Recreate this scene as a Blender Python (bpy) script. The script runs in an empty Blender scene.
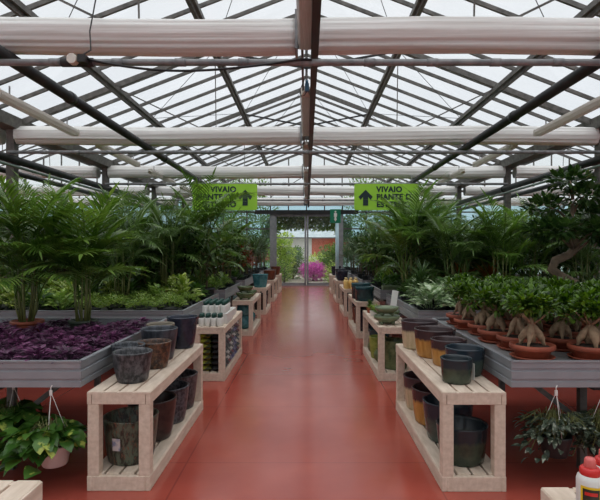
import bpy, math, random
from mathutils import Vector as V, Matrix, Euler
R = random.Random(7)
C = bpy.context.scene.collection
PI = math.pi
sc = bpy.context.scene
EYE = 1.6

# ------------------------------------------------------------------ mesh collecting
class MB:
    def __init__(s): s.v=[]; s.f=[]; s.m=[]; s.s=[]
    def add(s, vs, fs, smooth=False, mi=0):
        o=len(s.v); s.v.extend([tuple(p) for p in vs])
        for f in fs:
            s.f.append([i+o for i in f]); s.s.append(smooth); s.m.append(mi)
    def mesh(s, name):
        me=bpy.data.meshes.new(name); me.from_pydata(s.v,[],s.f)
        me.polygons.foreach_set('use_smooth', s.s); me.polygons.foreach_set('material_index', s.m)
        me.update(); return me
    def box(s, c, d, rot=None, mi=0):
        hx,hy,hz=d[0]/2,d[1]/2,d[2]/2
        vs=[V((x,y,z)) for x in(-hx,hx) for y in(-hy,hy) for z in(-hz,hz)]
        if rot is not None: vs=[rot@p for p in vs]
        c=V(c); vs=[p+c for p in vs]
        s.add(vs,[(0,1,3,2),(4,6,7,5),(0,4,5,1),(2,3,7,6),(0,2,6,4),(1,5,7,3)],False,mi)
        return s
    def bb(s, x0,x1,y0,y1,z0,z1, mi=0):
        return s.box(((x0+x1)/2,(y0+y1)/2,(z0+z1)/2),(x1-x0,y1-y0,z1-z0),None,mi)
    def bar(s, a, b, w, h, mi=0):
        a=V(a); b=V(b); d=b-a; L=d.length; d.normalize()
        up=V((0,0,1)) if abs(d.z)<.95 else V((0,1,0))
        sd=d.cross(up).normalized(); u=sd.cross(d)
        rot=Matrix((sd,d,u)).transposed()
        return s.box((a+b)/2,(w,L,h),rot,mi)
    def tube(s, pts, r, seg=8, cap=True, mi=0):
        pts=[V(p) for p in pts]; n=len(pts)
        rs=r if isinstance(r,(list,tuple)) else [r]*n
        vs=[]; fs=[]; prev=None
        for i,p in enumerate(pts):
            t=(pts[min(i+1,n-1)]-pts[max(i-1,0)]).normalized()
            if prev is None:
                a=V((0,0,1)) if abs(t.z)<.9 else V((1,0,0))
                sd=t.cross(a).normalized()
            else:
                sd=(prev-t*prev.dot(t)).normalized()
            prev=sd; u=t.cross(sd)
            for k in range(seg):
                q=2*PI*k/seg; vs.append(p+(sd*math.cos(q)+u*math.sin(q))*rs[i])
        for i in range(n-1):
            for k in range(seg):
                a=i*seg+k; b=i*seg+(k+1)%seg
                fs.append((a,b,b+seg,a+seg))
        if cap:
            fs.append(tuple(range(seg-1,-1,-1))); fs.append(tuple(range((n-1)*seg,n*seg)))
        s.add(vs,fs,True,mi); return s
    def lathe(s, prof, seg=28, c=(0,0,0), mi=0, sx=1, sy=1):
        vs=[];fs=[]; n=len(prof)
        for r,z in prof:
            for k in range(seg):
                q=2*PI*k/seg; vs.append((c[0]+sx*r*math.cos(q),c[1]+sy*r*math.sin(q),c[2]+z))
        for i in range(n-1):
            for k in range(seg):
                a=i*seg+k; b=i*seg+(k+1)%seg
                fs.append((a,b,b+seg,a+seg))
        if prof[0][0]>1e-4: fs.append(tuple(range(seg-1,-1,-1)))
        if prof[-1][0]>1e-4: fs.append(tuple(range((n-1)*seg,n*seg)))
        s.add(vs,fs,True,mi); return s
    def prism(s, poly, axis, a, b, mi=0, smooth=False):
        # poly: 2d outline, extruded along axis 'x','y' or 'z' from a to b
        def P(u,v,w): return {'x':(w,u,v),'y':(u,w,v),'z':(u,v,w)}[axis]
        n=len(poly)
        vs=[P(u,v,a) for u,v in poly]+[P(u,v,b) for u,v in poly]
        fs=[(i,(i+1)%n,(i+1)%n+n,i+n) for i in range(n)]
        fs+= [tuple(range(n-1,-1,-1)),tuple(range(n,2*n))]
        s.add(vs,fs,smooth,mi); return s
    def leaf(s, p, d, L, W, droop=.5, n=4, prof='lance', fold=.15, roll=0, mi=0):
        p=V(p); d=V(d).normalized()
        sd=d.cross(V((0,0,1)))
        if sd.length<.05: q=R.uniform(0,2*PI); sd=V((math.cos(q),math.sin(q),0))
        sd.normalize()
        if roll: sd=Matrix.Rotation(roll,3,d)@sd
        vs=[];fs=[]
        for i in range(n+1):
            t=i/n; w=W*PROF[prof](t)/2; u=sd.cross(d)
            vs+= [p-sd*w+u*fold*w, p.copy(), p+sd*w+u*fold*w]
            if i<n:
                a=3*i; fs+=[(a,a+1,a+4,a+3),(a+1,a+2,a+5,a+4)]
            p=p+d*(L/n)
            # bend toward the ground
            ax=d.cross(V((0,0,-1)))
            if ax.length>.02: d=(Matrix.Rotation(min(droop/n,ax.length*3),3,ax.normalized())@d).normalized()
        s.add(vs,fs,True,mi); return s
    def chip(s, p, d, L, W, roll=0, mi=0):   # small leaf: folded diamond
        p=V(p); d=V(d).normalized(); sd=d.cross(V((0,0,1)))
        if sd.length<.05: sd=V((1,0,0))
        sd.normalize(); sd=Matrix.Rotation(roll,3,d)@sd; u=sd.cross(d)
        m=p+d*L*.5
        s.add([p,m-sd*W/2+u*W*.12,p+d*L-u*L*.12,m+sd*W/2+u*W*.12],[(0,1,2),(0,2,3)],True,mi)
PROF={
 'lance':lambda t: max(.03,math.sin(PI*min(1,(t*.92+.08))**.75)),
 'ovate':lambda t: max(.03,math.sin(PI*(t*.94+.04)**.7)),
 'heart':lambda t: [.12,.85,1,.8,.5,.04][min(5,int(t*5+.01))],
 'strap':lambda t: max(.04,min(1,.6+2*t)*min(1,(1-t)*2.2)),
 'long':lambda t: max(.04,min(1,.35+4*t)*(1-t**2.2)),
}
# ------------------------------------------------------------------ objects
LABELS={}
def props(o,label,cat,group=None):
    o['label']=label; o['category']=cat
    if group: o['group']=group
    LABELS.setdefault(label,[]).append(o.name)
    n=len(label.split())
    if n<4 or n>16: print('LABEL LEN',n,label)
def obj(name, mb, mat, parent=None, loc=None, rz=0):
    me = mb.mesh(name) if isinstance(mb,MB) else mb
    o=bpy.data.objects.new(name,me); C.objects.link(o)
    ms = mat if isinstance(mat,(list,tuple)) else [mat]
    if isinstance(mb,MB) or not me.materials:
        for m in ms: me.materials.append(m)
    if parent: o.parent=parent
    if loc is not None: o.location=loc
    if rz: o.rotation_euler=(0,0,rz)
    return o
def thing(name,label,cat,loc=(0,0,0),rz=0,group=None,sc_=None):
    o=bpy.data.objects.new(name,None); C.objects.link(o); o.empty_display_size=.1
    o.location=loc; o.rotation_euler=(0,0,rz)
    if sc_: o.scale=(sc_,)*3
    props(o,label,cat,group); return o
def single(name,mb,mat,label,cat,loc=None,rz=0,group=None):
    o=obj(name,mb,mat,None,loc,rz); props(o,label,cat,group); return o
def struct(name,mb=None,mat=None,parent=None,loc=None):
    if mb is None:
        o=bpy.data.objects.new(name,None); C.objects.link(o)
    else: o=obj(name,mb,mat,parent,loc)
    if not parent: o['kind']='structure'
    return o
def dup(root,loc,rz=0,label=None,group=None,s=None):
    c=root.copy(); C.objects.link(c); c.location=loc; c.rotation_euler=(0,0,rz)
    if s: c.scale=(s,)*3
    if label: c['label']=label; LABELS.setdefault(label,[]).append(c.name)
    if group: c['group']=group
    for ch in root.children:
        d=ch.copy(); C.objects.link(d); d.parent=c
        for g in ch.children:
            e=g.copy(); C.objects.link(e); e.parent=d
    return c
USED=set()
def place(proto,loc,rz=0,label=None,group=None,s=None):
    """first use moves the prototype itself, later uses copy it"""
    if proto.name not in USED:
        USED.add(proto.name)
        proto.location=loc; proto.rotation_euler=(0,0,rz)
        if s: proto.scale=(s,)*3
        if label:
            LABELS.get(proto['label'],[proto.name]).remove(proto.name) if proto.name in LABELS.get(proto['label'],[]) else None
            proto['label']=label; LABELS.setdefault(label,[]).append(proto.name)
        if group: proto['group']=group
        return proto
    return dup(proto,loc,rz,label,group,s)
def bevel(o,w=.004,seg=2):
    m=o.modifiers.new('soft_edges','BEVEL'); m.width=w; m.segments=seg; m.limit_method='ANGLE'; return o
ORD='zeroth first second third fourth fifth sixth seventh eighth ninth tenth eleventh twelfth thirteenth fourteenth fifteenth sixteenth seventeenth eighteenth nineteenth twentieth'.split()
# ------------------------------------------------------------------ materials
def lin(*c): return tuple(((x/255)/12.92 if x/255<=.04045 else ((x/255+.055)/1.055)**2.4) for x in c)+(1,)
def nodes(name):
    m=bpy.data.materials.new(name); m.use_nodes=True; nt=m.node_tree
    return m,nt,nt.nodes,nt.links,nt.nodes['Principled BSDF']
def mix_rgb(n,l,fac,a,b):
    x=n.new('ShaderNodeMix'); x.data_type='RGBA'
    if hasattr(fac,'is_linked'): l.new(fac,x.inputs[0])
    else: x.inputs[0].default_value=fac
    for i,c in ((6,a),(7,b)):
        if hasattr(c,'is_linked'): l.new(c,x.inputs[i])
        else: x.inputs[i].default_value=c
    return x.outputs[2]
def noise(n,l,scale,detail=4,coord='Object',stretch=(1,1,1),rough=.55):
    tc=n.new('ShaderNodeTexCoord'); mp=n.new('ShaderNodeMapping'); mp.inputs['Scale'].default_value=stretch
    l.new(tc.outputs[coord],mp.inputs[0]); t=n.new('ShaderNodeTexNoise'); t.inputs['Scale'].default_value=scale
    t.inputs['Detail'].default_value=detail; t.inputs['Roughness'].default_value=rough
    l.new(mp.outputs[0],t.inputs['Vector']); return t.outputs['Fac']
def ramp(n,l,fac,stops):
    r=n.new('ShaderNodeValToRGB'); e=r.color_ramp.elements
    while len(e)<len(stops): e.new(.5)
    for i,(p,c) in enumerate(stops): e[i].position=p; e[i].color=c
    l.new(fac,r.inputs[0]); return r.outputs[0]
def bump(n,l,p,h,strength=.3,dist=.01):
    b=n.new('ShaderNodeBump'); b.inputs['Strength'].default_value=strength; b.inputs['Distance'].default_value=dist
    l.new(h,b.inputs['Height']); l.new(b.outputs[0],p.inputs['Normal'])
def plain(name,c1,c2=None,rough=.5,metal=0,scale=6,coord='Object',stretch=(1,1,1),bmp=0,spec=.5,lo=.35,hi=.65):
    m,nt,n,l,p=nodes(name); c2=c2 or c1
    f=noise(n,l,scale,5,coord,stretch)
    l.new(ramp(n,l,f,[(lo,c1),(hi,c2)]),p.inputs['Base Color'])
    p.inputs['Roughness'].default_value=rough; p.inputs['Metallic'].default_value=metal
    p.inputs['Specular IOR Level'].default_value=spec
    if bmp: bump(n,l,p,f,bmp)
    return m
def leafmat(name,c1,c2,rough=.42,trans=.25,spots=None,sscale=40,slo=.55,tcol=None):
    m,nt,n,l,p=nodes(name)
    g=n.new('ShaderNodeNewGeometry')
    c=ramp(n,l,g.outputs['Random Per Island'],[(0,c1),(1,c2)])
    if spots:
        f=noise(n,l,sscale,3); k=ramp(n,l,f,[(slo,(0,0,0,1)),(slo+.06,(1,1,1,1))])
        c=mix_rgb(n,l,k,c,spots)
    l.new(c,p.inputs['Base Color']); p.inputs['Roughness'].default_value=rough
    p.inputs['Specular IOR Level'].default_value=.4
    t=n.new('ShaderNodeBsdfTranslucent')
    hs=n.new('ShaderNodeHueSaturation'); hs.inputs['Value'].default_value=1.5; hs.inputs['Saturation'].default_value=1.1
    l.new(c,hs.inputs['Color']); l.new(hs.outputs[0],t.inputs['Color'])
    ms=n.new('ShaderNodeMixShader'); ms.inputs[0].default_value=trans
    l.new(p.outputs[0],ms.inputs[1]); l.new(t.outputs[0],ms.inputs[2])
    l.new(ms.outputs[0],n['Material Output'].inputs[0]); return m
def glaze(name,body1,body2,rim=None,rimz=.68,rough=.3,scale=14,stretch=(1,1,1),lo=.4,hi=.6,soft=.05,third=None):
    m,nt,n,l,p=nodes(name)
    f=noise(n,l,scale,6,'Object',stretch,.65)
    c=ramp(n,l,f,[(lo,body1),(hi,body2)])
    if third:
        f2=noise(n,l,scale*1.7,5,'Object',stretch,.6); c=mix_rgb(n,l,ramp(n,l,f2,[(.55,(0,0,0,1)),(.63,(1,1,1,1))]),c,third)
    if rim:
        tc=n.new('ShaderNodeTexCoord'); sp=n.new('ShaderNodeSeparateXYZ'); l.new(tc.outputs['Generated'],sp.inputs[0])
        nz=noise(n,l,30,3,'Object',(1,1,.12)); ad=n.new('ShaderNodeMath'); ad.operation='MULTIPLY_ADD'
        l.new(nz,ad.inputs[0]); ad.inputs[1].default_value=.16; l.new(sp.outputs['Z'],ad.inputs[2])
        k=ramp(n,l,ad.outputs[0],[(rimz+.08-soft,(0,0,0,1)),(min(1,rimz+.08+soft),(1,1,1,1))])
        c=mix_rgb(n,l,k,c,rim)
    l.new(c,p.inputs['Base Color']); p.inputs['Roughness'].default_value=rough
    bump(n,l,p,f,.12,.004); return m
def glass(name,tint,dirt=.12,dirtc=(.7,.72,.74,1),gloss=.06):
    m,nt,n,l,p=nodes(name); n.remove(p)
    tr=n.new('ShaderNodeBsdfTransparent'); tr.inputs[0].default_value=tint
    gl=n.new('ShaderNodeBsdfGlossy'); gl.inputs['Roughness'].default_value=.08
    df=n.new('ShaderNodeBsdfTranslucent'); df.inputs[0].default_value=dirtc
    f=noise(n,l,1.6,5); oi=n.new('ShaderNodeObjectInfo')
    k=n.new('ShaderNodeMath'); k.operation='MULTIPLY'; l.new(ramp(n,l,f,[(.3,(.4,)*3+(1,)),(.75,(1.6,)*3+(1,))]),k.inputs[0])
    mm=n.new('ShaderNodeMath'); mm.operation='MULTIPLY_ADD'; l.new(oi.outputs['Random'],mm.inputs[0]); mm.inputs[1].default_value=dirt; mm.inputs[2].default_value=dirt*.5
    l.new(mm.outputs[0],k.inputs[1])
    a=n.new('ShaderNodeMixShader'); l.new(k.outputs[0],a.inputs[0]); l.new(tr.outputs[0],a.inputs[1]); l.new(df.outputs[0],a.inputs[2])
    b=n.new('ShaderNodeMixShader'); b.inputs[0].default_value=gloss; l.new(a.outputs[0],b.inputs[1]); l.new(gl.outputs[0],b.inputs[2])
    l.new(b.outputs[0],n['Material Output'].inputs[0]); return m
def woodmat(name,c1,c2,rough=.65):
    m,nt,n,l,p=nodes(name)
    f=noise(n,l,5,6,'Object',(6,1.2,6)); g=n.new('ShaderNodeNewGeometry')
    c=ramp(n,l,f,[(.35,c1),(.7,c2)])
    hs=n.new('ShaderNodeHueSaturation'); l.new(c,hs.inputs['Color'])
    mr=n.new('ShaderNodeMapRange'); l.new(g.outputs['Random Per Island'],mr.inputs[0]); mr.inputs[3].default_value=.88; mr.inputs[4].default_value=1.1
    l.new(mr.outputs[0],hs.inputs['Value']); l.new(hs.outputs[0],p.inputs['Base Color'])
    p.inputs['Roughness'].default_value=rough; p.inputs['Specular IOR Level'].default_value=.3; bump(n,l,p,f,.15,.003); return m

M={}
M['wood']=woodmat('pale_wood',lin(208,188,168),lin(230,212,194))
M['steel']=plain('galvanised_steel',lin(84,82,78),lin(116,113,108),.55,.1,9)
M['darksteel']=plain('dark_steel',lin(38,38,40),lin(56,55,56),.55,.2,7)
M['pipe']=plain('dark_pipe',lin(36,37,38),lin(50,50,50),.45,.2,5)
M['alu']=plain('aluminium',lin(146,149,154),lin(156,159,164),.42,.3,5)
M['rail']=plain('grey_rail',lin(120,122,124),lin(150,150,150),.5,.3,8)
M['white']=plain('white_plastic',lin(214,212,206),lin(226,224,218),.4,0,3)
M['lampwhite']=plain('lamp_housing',lin(216,210,198),lin(228,222,212),.45,0,4)
M['diffuser']=plain('lamp_diffuser',lin(214,206,198),lin(226,218,210),.3,0,30,stretch=(4,.2,1))
M['fabric']=plain('shade_fabric',lin(222,220,215),lin(240,239,236),.8,0,7,stretch=(.12,3,5),bmp=.6)
M['terra']=plain('terracotta',lin(132,64,44),lin(158,80,56),.6,0,9)
M['black_pot']=plain('black_plastic',lin(30,31,33),lin(40,41,42),.5,0,9)
M['green_pot']=plain('dark_green_plastic',lin(40,52,40),lin(52,64,50),.5,0,9)
M['soil']=plain('soil',lin(38,28,22),lin(62,46,36),.95,0,60,bmp=.6)
M['cane']=plain('palm_cane',lin(92,100,52),lin(130,132,78),.5,0,20,stretch=(1,1,.3))
M['bark']=plain('bark',lin(84,70,56),lin(118,100,80),.8,0,14,bmp=.4)
M['root']=plain('ficus_root',lin(122,98,76),lin(166,140,112),.7,0,22,bmp=.5)
M['sign']=plain('lime_board',lin(160,216,56),lin(166,222,64),.5,0,2)
M['ink']=plain('dark_lettering',lin(16,42,44),lin(20,48,50),.5,0,2)
M['exitgreen']=plain('sign_green',lin(0,112,82),lin(4,120,88),.4,0,2)
M['cord']=plain('white_cord',lin(220,214,208),lin(232,226,220),.6,0,5)
M['blackrub']=plain('black_rubber',lin(18,18,20),lin(26,26,28),.5,0,5)
M['frame']=plain('grey_frame',lin(138,142,144),lin(158,160,162),.5,.2,6)
M['roofglass']=glass('roof_glass',(.93,.95,.97,1),.16)
M['teal']=glass('teal_glass',(.50,.72,.78,1),.10,(.5,.66,.7,1))
M['wallglass']=glass('wall_glass',(.82,.88,.9,1),.12,(.65,.72,.74,1))
M['clear']=glass('door_glass',(.92,.95,.94,1),.03,gloss=.05)
def translucent_white():
    m,nt,n,l,p=nodes('lamp_cover'); p.inputs['Base Color'].default_value=lin(226,220,212); p.inputs['Roughness'].default_value=.3
    f=noise(n,l,40,2,'Object',(6,.1,1)); c=ramp(n,l,f,[(.35,lin(214,208,200)),(.65,lin(232,228,222))]); l.new(c,p.inputs['Base Color'])
    t=n.new('ShaderNodeBsdfTranslucent'); l.new(c,t.inputs[0]); ms=n.new('ShaderNodeMixShader'); ms.inputs[0].default_value=.5
    l.new(p.outputs[0],ms.inputs[1]); l.new(t.outputs[0],ms.inputs[2]); l.new(ms.outputs[0],n['Material Output'].inputs[0]); return m
M['diffuser']=translucent_white()
# foliage
M['palm']=leafmat('palm_leaf',lin(68,102,36),lin(122,154,72),.36,.3)
M['palm2']=leafmat('palm_leaf_dark',lin(64,92,42),lin(112,138,76),.36,.3)
M['ficus']=leafmat('ficus_leaf',lin(24,52,16),lin(98,132,42),.35)
M['ficusd']=leafmat('ficus_leaf_dark',lin(28,54,24),lin(70,98,46),.32)
M['shrub']=leafmat('shrub_leaf',lin(40,64,26),lin(84,110,52),.38)
M['shrubm']=leafmat('shrub_leaf_mid',lin(40,72,28),lin(84,120,50))
M['light']=leafmat('light_leaf',lin(96,134,56),lin(160,184,96),.45,.25)
M['varieg']=leafmat('variegated_leaf',lin(84,118,40),lin(160,178,80),.42,.25,lin(202,208,148),22,.54)
M['silver']=leafmat('silver_leaf',lin(92,124,78),lin(142,166,116),.4,.2,lin(196,210,178),20,.5)
M['sedum']=leafmat('fine_leaf',lin(92,124,48),lin(140,160,78),.5,.25)
M['purple']=leafmat('purple_leaf',lin(72,40,68),lin(132,76,116),.4,.2)
M['purpled']=leafmat('purple_leaf_dark',lin(52,32,50),lin(100,58,90),.4,.2)
M['cordy']=leafmat('cordyline_leaf',lin(96,34,24),lin(150,66,40),.4,.3)
M['yucca']=leafmat('yucca_leaf',lin(40,66,32),lin(80,108,56),.4,.2)
M['brom']=leafmat('bromeliad_leaf',lin(120,72,28),lin(176,110,40),.35,.3)
M['pothos']=leafmat('pothos_leaf',lin(44,82,30),lin(84,124,52),.28,.2,lin(176,190,92),11,.6)
M['hoya']=leafmat('hoya_leaf',lin(42,54,42),lin(82,94,76),.4,.12,lin(150,156,138),45,.56)
M['ivy']=leafmat('ivy_leaf',lin(80,110,52),lin(140,160,92),.5,.4)
M['outleaf']=leafmat('garden_leaf',lin(130,160,66),lin(196,210,116),.5,.4)
M['outdark']=leafmat('garden_leaf_dark',lin(72,104,50),lin(126,152,84),.5,.35)
M['pink']=leafmat('pink_bloom',lin(190,78,166),lin(222,130,202),.5,.35)
# glazes
M['g_grey']=glaze('mottled_grey_glaze',lin(36,37,40),lin(92,91,94),lo=.42,hi=.62,scale=38,stretch=(1,1,.7),rough=.35)
M['g_slate']=glaze('slate_glaze',lin(36,40,46),lin(88,92,98),lo=.45,hi=.58,scale=34,rough=.35)
M['g_brown']=glaze('brown_glaze',lin(48,34,28),lin(108,76,56),lo=.45,hi=.58,scale=26,rough=.35,third=lin(70,66,64))
M['g_bluegrey']=glaze('blue_grey_glaze',lin(34,37,44),lin(74,78,86),scale=22,stretch=(1,1,.5),rough=.3)
M['g_taupe']=glaze('taupe_glaze',lin(66,60,54),lin(92,86,78),lin(122,112,96),.86,.35,18)
M['g_navy']=glaze('navy_glaze',lin(28,32,46),lin(46,52,68),scale=10,rough=.25)
M['g_multi']=glaze('multicolour_glaze',lin(46,42,36),lin(92,104,88),lo=.44,hi=.56,scale=34,stretch=(1,1,.4),rough=.35,third=lin(112,76,58))
M['g_dark']=glaze('dark_brown_glaze',lin(34,28,28),lin(62,48,44),scale=16,rough=.3)
M['g_green']=glaze('dark_green_glaze',lin(46,58,48),lin(66,76,60),lin(36,46,52),.62,.22,10)
M['g_teal']=glaze('teal_glaze',lin(50,66,62),lin(70,84,76),lin(38,50,60),.6,.22,10)
M['g_amber']=glaze('amber_glaze',lin(158,110,52),lin(188,138,74),lin(62,46,48),.64,.25,16,(1,1,.15))
M['g_cream']=glaze('cream_glaze',lin(176,158,124),lin(206,190,156),lin(66,52,56),.64,.28,26,(1,1,.1))
M['g_olive']=glaze('olive_glaze',lin(70,88,58),lin(104,118,80),scale=10,rough=.25)
M['g_lime']=glaze('lime_glaze',lin(120,140,60),lin(150,166,84),scale=10,rough=.25)
M['g_aqua']=glaze('aqua_glaze',lin(44,104,112),lin(80,140,146),scale=9,rough=.22)
M['g_deepteal']=glaze('deep_teal_glaze',lin(20,58,64),lin(36,80,86),scale=9,rough=.22)
M['g_rust']=glaze('rust_glaze',lin(84,48,34),lin(120,70,48),scale=10,rough=.3)
# ------------------------------------------------------------------ floor
def floormat():
    m,nt,n,l,p=nodes('red_floor')
    f=noise(n,l,1.3,4); f2=noise(n,l,2.2,2)
    c=ramp(n,l,f,[(.3,lin(154,68,56)),(.7,lin(174,82,68))])
    c=mix_rgb(n,l,ramp(n,l,f2,[(.45,(0,0,0,1)),(.75,(.35,.35,.35,1))]),c,lin(148,66,58))
    # joints: x = +-0.9 and every 1.34 m along the aisle
    tc=n.new('ShaderNodeTexCoord'); sp=n.new('ShaderNodeSeparateXYZ'); l.new(tc.outputs['Object'],sp.inputs[0])
    def joint(out,period,off):
        a=n.new('ShaderNodeMath'); a.operation='ADD'; l.new(out,a.inputs[0]); a.inputs[1].default_value=off
        w=n.new('ShaderNodeMath'); w.operation='PINGPONG'; l.new(a.outputs[0],w.inputs[0]); w.inputs[1].default_value=period/2
        k=n.new('ShaderNodeMath'); k.operation='LESS_THAN'; l.new(w.outputs[0],k.inputs[0]); k.inputs[1].default_value=.006
        return k.outputs[0]
    a=joint(sp.outputs['X'],1.8,.9); b=joint(sp.outputs['Y'],1.34,-3.76)
    mx=n.new('ShaderNodeMath'); mx.operation='MAXIMUM'; l.new(a,mx.inputs[0]); l.new(b,mx.inputs[1])
    ml=n.new('ShaderNodeMath'); ml.operation='MULTIPLY'; l.new(mx.outputs[0],ml.inputs[0]); ml.inputs[1].default_value=.4
    c=mix_rgb(n,l,ml.outputs[0],c,lin(96,40,38))
    l.new(c,p.inputs['Base Color'])
    l.new(ramp(n,l,f2,[(.3,(.16,)*3+(1,)),(.7,(.22,)*3+(1,))]),p.inputs['Roughness'])
    p.inputs['Specular IOR Level'].default_value=.75
    return m
struct('floor', MB().bb(-16.5,16.5,-8.2,22.55,-.1,0), floormat())
struct('ground', MB().bb(-30,30,22.55,60,-.12,-.02), plain('gravel_ground',lin(150,146,132),lin(178,172,156),.9,0,12))
# ------------------------------------------------------------------ roof
E0=EYE; ZR=4.5+EYE; SL=.385; GX=5.5; ZG=ZR-SL*GX
FR=[5+4.35*k for k in range(-3,5)]           # frames
def rz_(dx): return ZR-SL*abs(dx)
tr_w=.07
for si,cx in enumerate((0,-11,11)):
    for k,y in enumerate(FR):
        t=struct('roof_beam')
        a=MB()
        obj('rafter',MB().bar((cx,y,ZR-.06),(cx-GX,y,ZG-.06),.05,.10),M['steel'],t)
        obj('rafter',MB().bar((cx,y,ZR-.06),(cx+GX,y,ZG-.06),.05,.10),M['steel'],t)
        obj('chord',MB().bar((cx-GX,y+.24,E0+2.15),(cx+GX,y+.24,E0+2.15),.05,.07),M['steel'],t)
        if y<22:
            for s in (-1,1):
                obj('tie',MB().bar((cx+s*1.71,y,rz_(1.71)-.12),(cx,y,EYE+3.4),.035,.035),M['darksteel'],t)
                obj('tie',MB().bar((cx+s*3.55,y,rz_(3.55)-.1),(cx+s*1.71,y+.12,ZG-.22),.02,.02),M['steel'],t)
                obj('tie',MB().bar((cx+s*1.71,y,rz_(1.71)-.1),(cx+s*1.71,y+.12,ZG-.22),.016,.016),M['steel'],t)
            obj('tie',MB().bar((cx,y,ZR-.1),(cx,y+.12,ZG-.22),.02,.02),M['steel'],t)
    for dx in (0,-1.71,1.71,-3.55,3.55):
        z=rz_(dx)-.12 if dx else ZR-.03
        struct('roof_beam',MB().bb(cx+dx-(.07 if dx else .03),cx+dx+(.07 if dx else .03),-8.1,22.45,z-.06,z+.02).bb(cx+dx-.02,cx+dx+.02,-8.1,22.45,z-.12,z+.02),M['steel'])
    for k in range(len(FR)-1):
        y0,y1=FR[k],FR[k+1]
        for s in (-1,1):
            p=struct('roof_panel',MB(),M['roofglass'])
            g=MB(); a=(cx,y0,ZR+.03); b=(cx+s*GX,y0,ZG+.03)
            g.add([(cx,y0,ZR+.03),(cx+s*GX,y0,ZG+.03),(cx+s*GX,y1,ZG+.03),(cx,y1,ZR+.03)],[(0,1,2,3)] if s>0 else [(3,2,1,0)])
            p.data=g.mesh('roof_panel'); p.data.materials.append(M['roofglass'])
            gb=MB()
            for j in range(6):
                yy=y0+(y1-y0)*(j+.0)/6+.0
                if j==0: yy+=.09
                gb.bar((cx,yy,ZR),(cx+s*GX,yy,ZG),.04,.06)
                if j==0: gb.bar((cx,yy+.16,ZR),(cx+s*GX,yy+.16,ZG),.035,.05)
            obj('glazing_bars',gb,M['steel'],p)
            # thin wind bracing wires of this bay
            gw=MB()
            gw.tube([(cx+s*.1,y0,ZR-.1),(cx+s*1.71,y1,rz_(1.71)-.1)],.006,5)
            gw.tube([(cx+s*1.71,y0,rz_(1.71)-.1),(cx+s*3.55,(y0+y1)/2,rz_(3.55)-.1)],.006,5)
            gw.tube([(cx+s*3.55,(y0+y1)/2,rz_(3.55)-.1),(cx+s*1.71,y1,rz_(1.71)-.1)],.006,5)
            obj('bracing_wire',gw,M['darksteel'],p)
for x in (-16.5,-5.5,5.5,16.5):
    struct('roof_beam',MB().prism([(x-.22,ZG+.05),(x-.16,ZG-.14),(x+.16,ZG-.14),(x+.22,ZG+.05)],'y',-8.1,22.5),M['steel'])
    for y in FR:
        struct('column',MB().bb(x-.075,x+.075,y-.075,y+.075,0,ZG-.1),M['steel'])
# ------------------------------------------------------------------ end wall, side walls
def glazed(name,axis,at,u0,u1,z0,z1,du,zs,mat,skip=None):
    """a glazed wall: pane sheet + mullion grid; axis is the wall's normal"""
    def P(u,z,t=0): return (at+t,u,z) if axis=='x' else (u,at+t,z)
    w=struct(name,MB().add([P(u0,z0),P(u1,z0),P(u1,z1),P(u0,z1)],[(0,1,2,3)]) or None,None) if False else None
    g=MB(); g.add([P(u0,z0),P(u1,z0),P(u1,z1),P(u0,z1)],[(0,1,2,3)])
    o=struct(name,g,mat)
    f=MB(); n=max(1,round((u1-u0)/du))
    for i in range(n+1):
        u=u0+(u1-u0)*i/n; f.bar(P(u,z0),P(u,z1),.05,.06)
    for z in zs: f.bar(P(u0,z),P(u1,z),.06,.06)
    obj('mullions',f,M['steel'],o); return o
YW=22.45
glazed('wall_back','y',YW,-16.4,-1.62,.5,ZG-.1,1.06,(.5,1.7,2.55,3.3,ZG-.14),M['teal'])
glazed('wall_back','y',YW,1.62,16.4,.5,ZG-.1,1.06,(.5,1.7,2.55,3.3,ZG-.14),M['teal'])
glazed('wall_back','y',YW,-1.62,1.62,3.36,ZG-.1,.81,(3.36,3.62,ZG-.14),M['teal'])
for x0,x1 in ((-16.4,-1.62),(1.62,16.4)): struct('wall_back',MB().bb(x0,x1,YW-.06,YW+.06,0,.5),M['rail'])
for cx in (0,-11,11):                       # gable triangles
    g=MB(); g.add([(cx-GX,YW,ZG-.1),(cx+GX,YW,ZG-.1),(cx,YW,ZR)],[(0,1,2)])
    o=struct('wall_back',g,M['clear'])
    f=MB()
    for dx in (-4.2,-3,-1.6,-.8,0,.8,1.6,3,4.2): f.bar((cx+dx,YW,ZG-.1),(cx+dx,YW,rz_(dx)-.05),.05,.05)
    f.bar((cx-GX,YW,ZG-.1),(cx+GX,YW,ZG-.1),.08,.12)
    for s in (-1,1): f.bar((cx+s*.8,YW,ZG+.5),(cx,YW,ZG+1.0),.03,.03); f.bar((cx+s*1.6,YW,ZG),(cx+s*.8,YW,ZG+.5),.03,.03)
    obj('mullions',f,M['steel'],o)
for s,nm in ((-1,'wall_left'),(1,'wall_right')):
    glazed(nm,'x',s*16.5,-8.1,22.45,.6,ZG,1.09,(.6,2,3.4,ZG-.05),M['wallglass'])
    struct(nm,MB().bb(s*16.5-.06,s*16.5+.06,-8.1,22.45,0,.6),M['rail'])
glazed('wall_front','y',-8.1,-16.4,16.4,.6,ZG,1.09,(.6,2,3.4,ZG-.05),M['wallglass'])
struct('wall_front',MB().bb(-16.4,16.4,-8.16,-8.04,0,.6),M['rail'])
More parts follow.
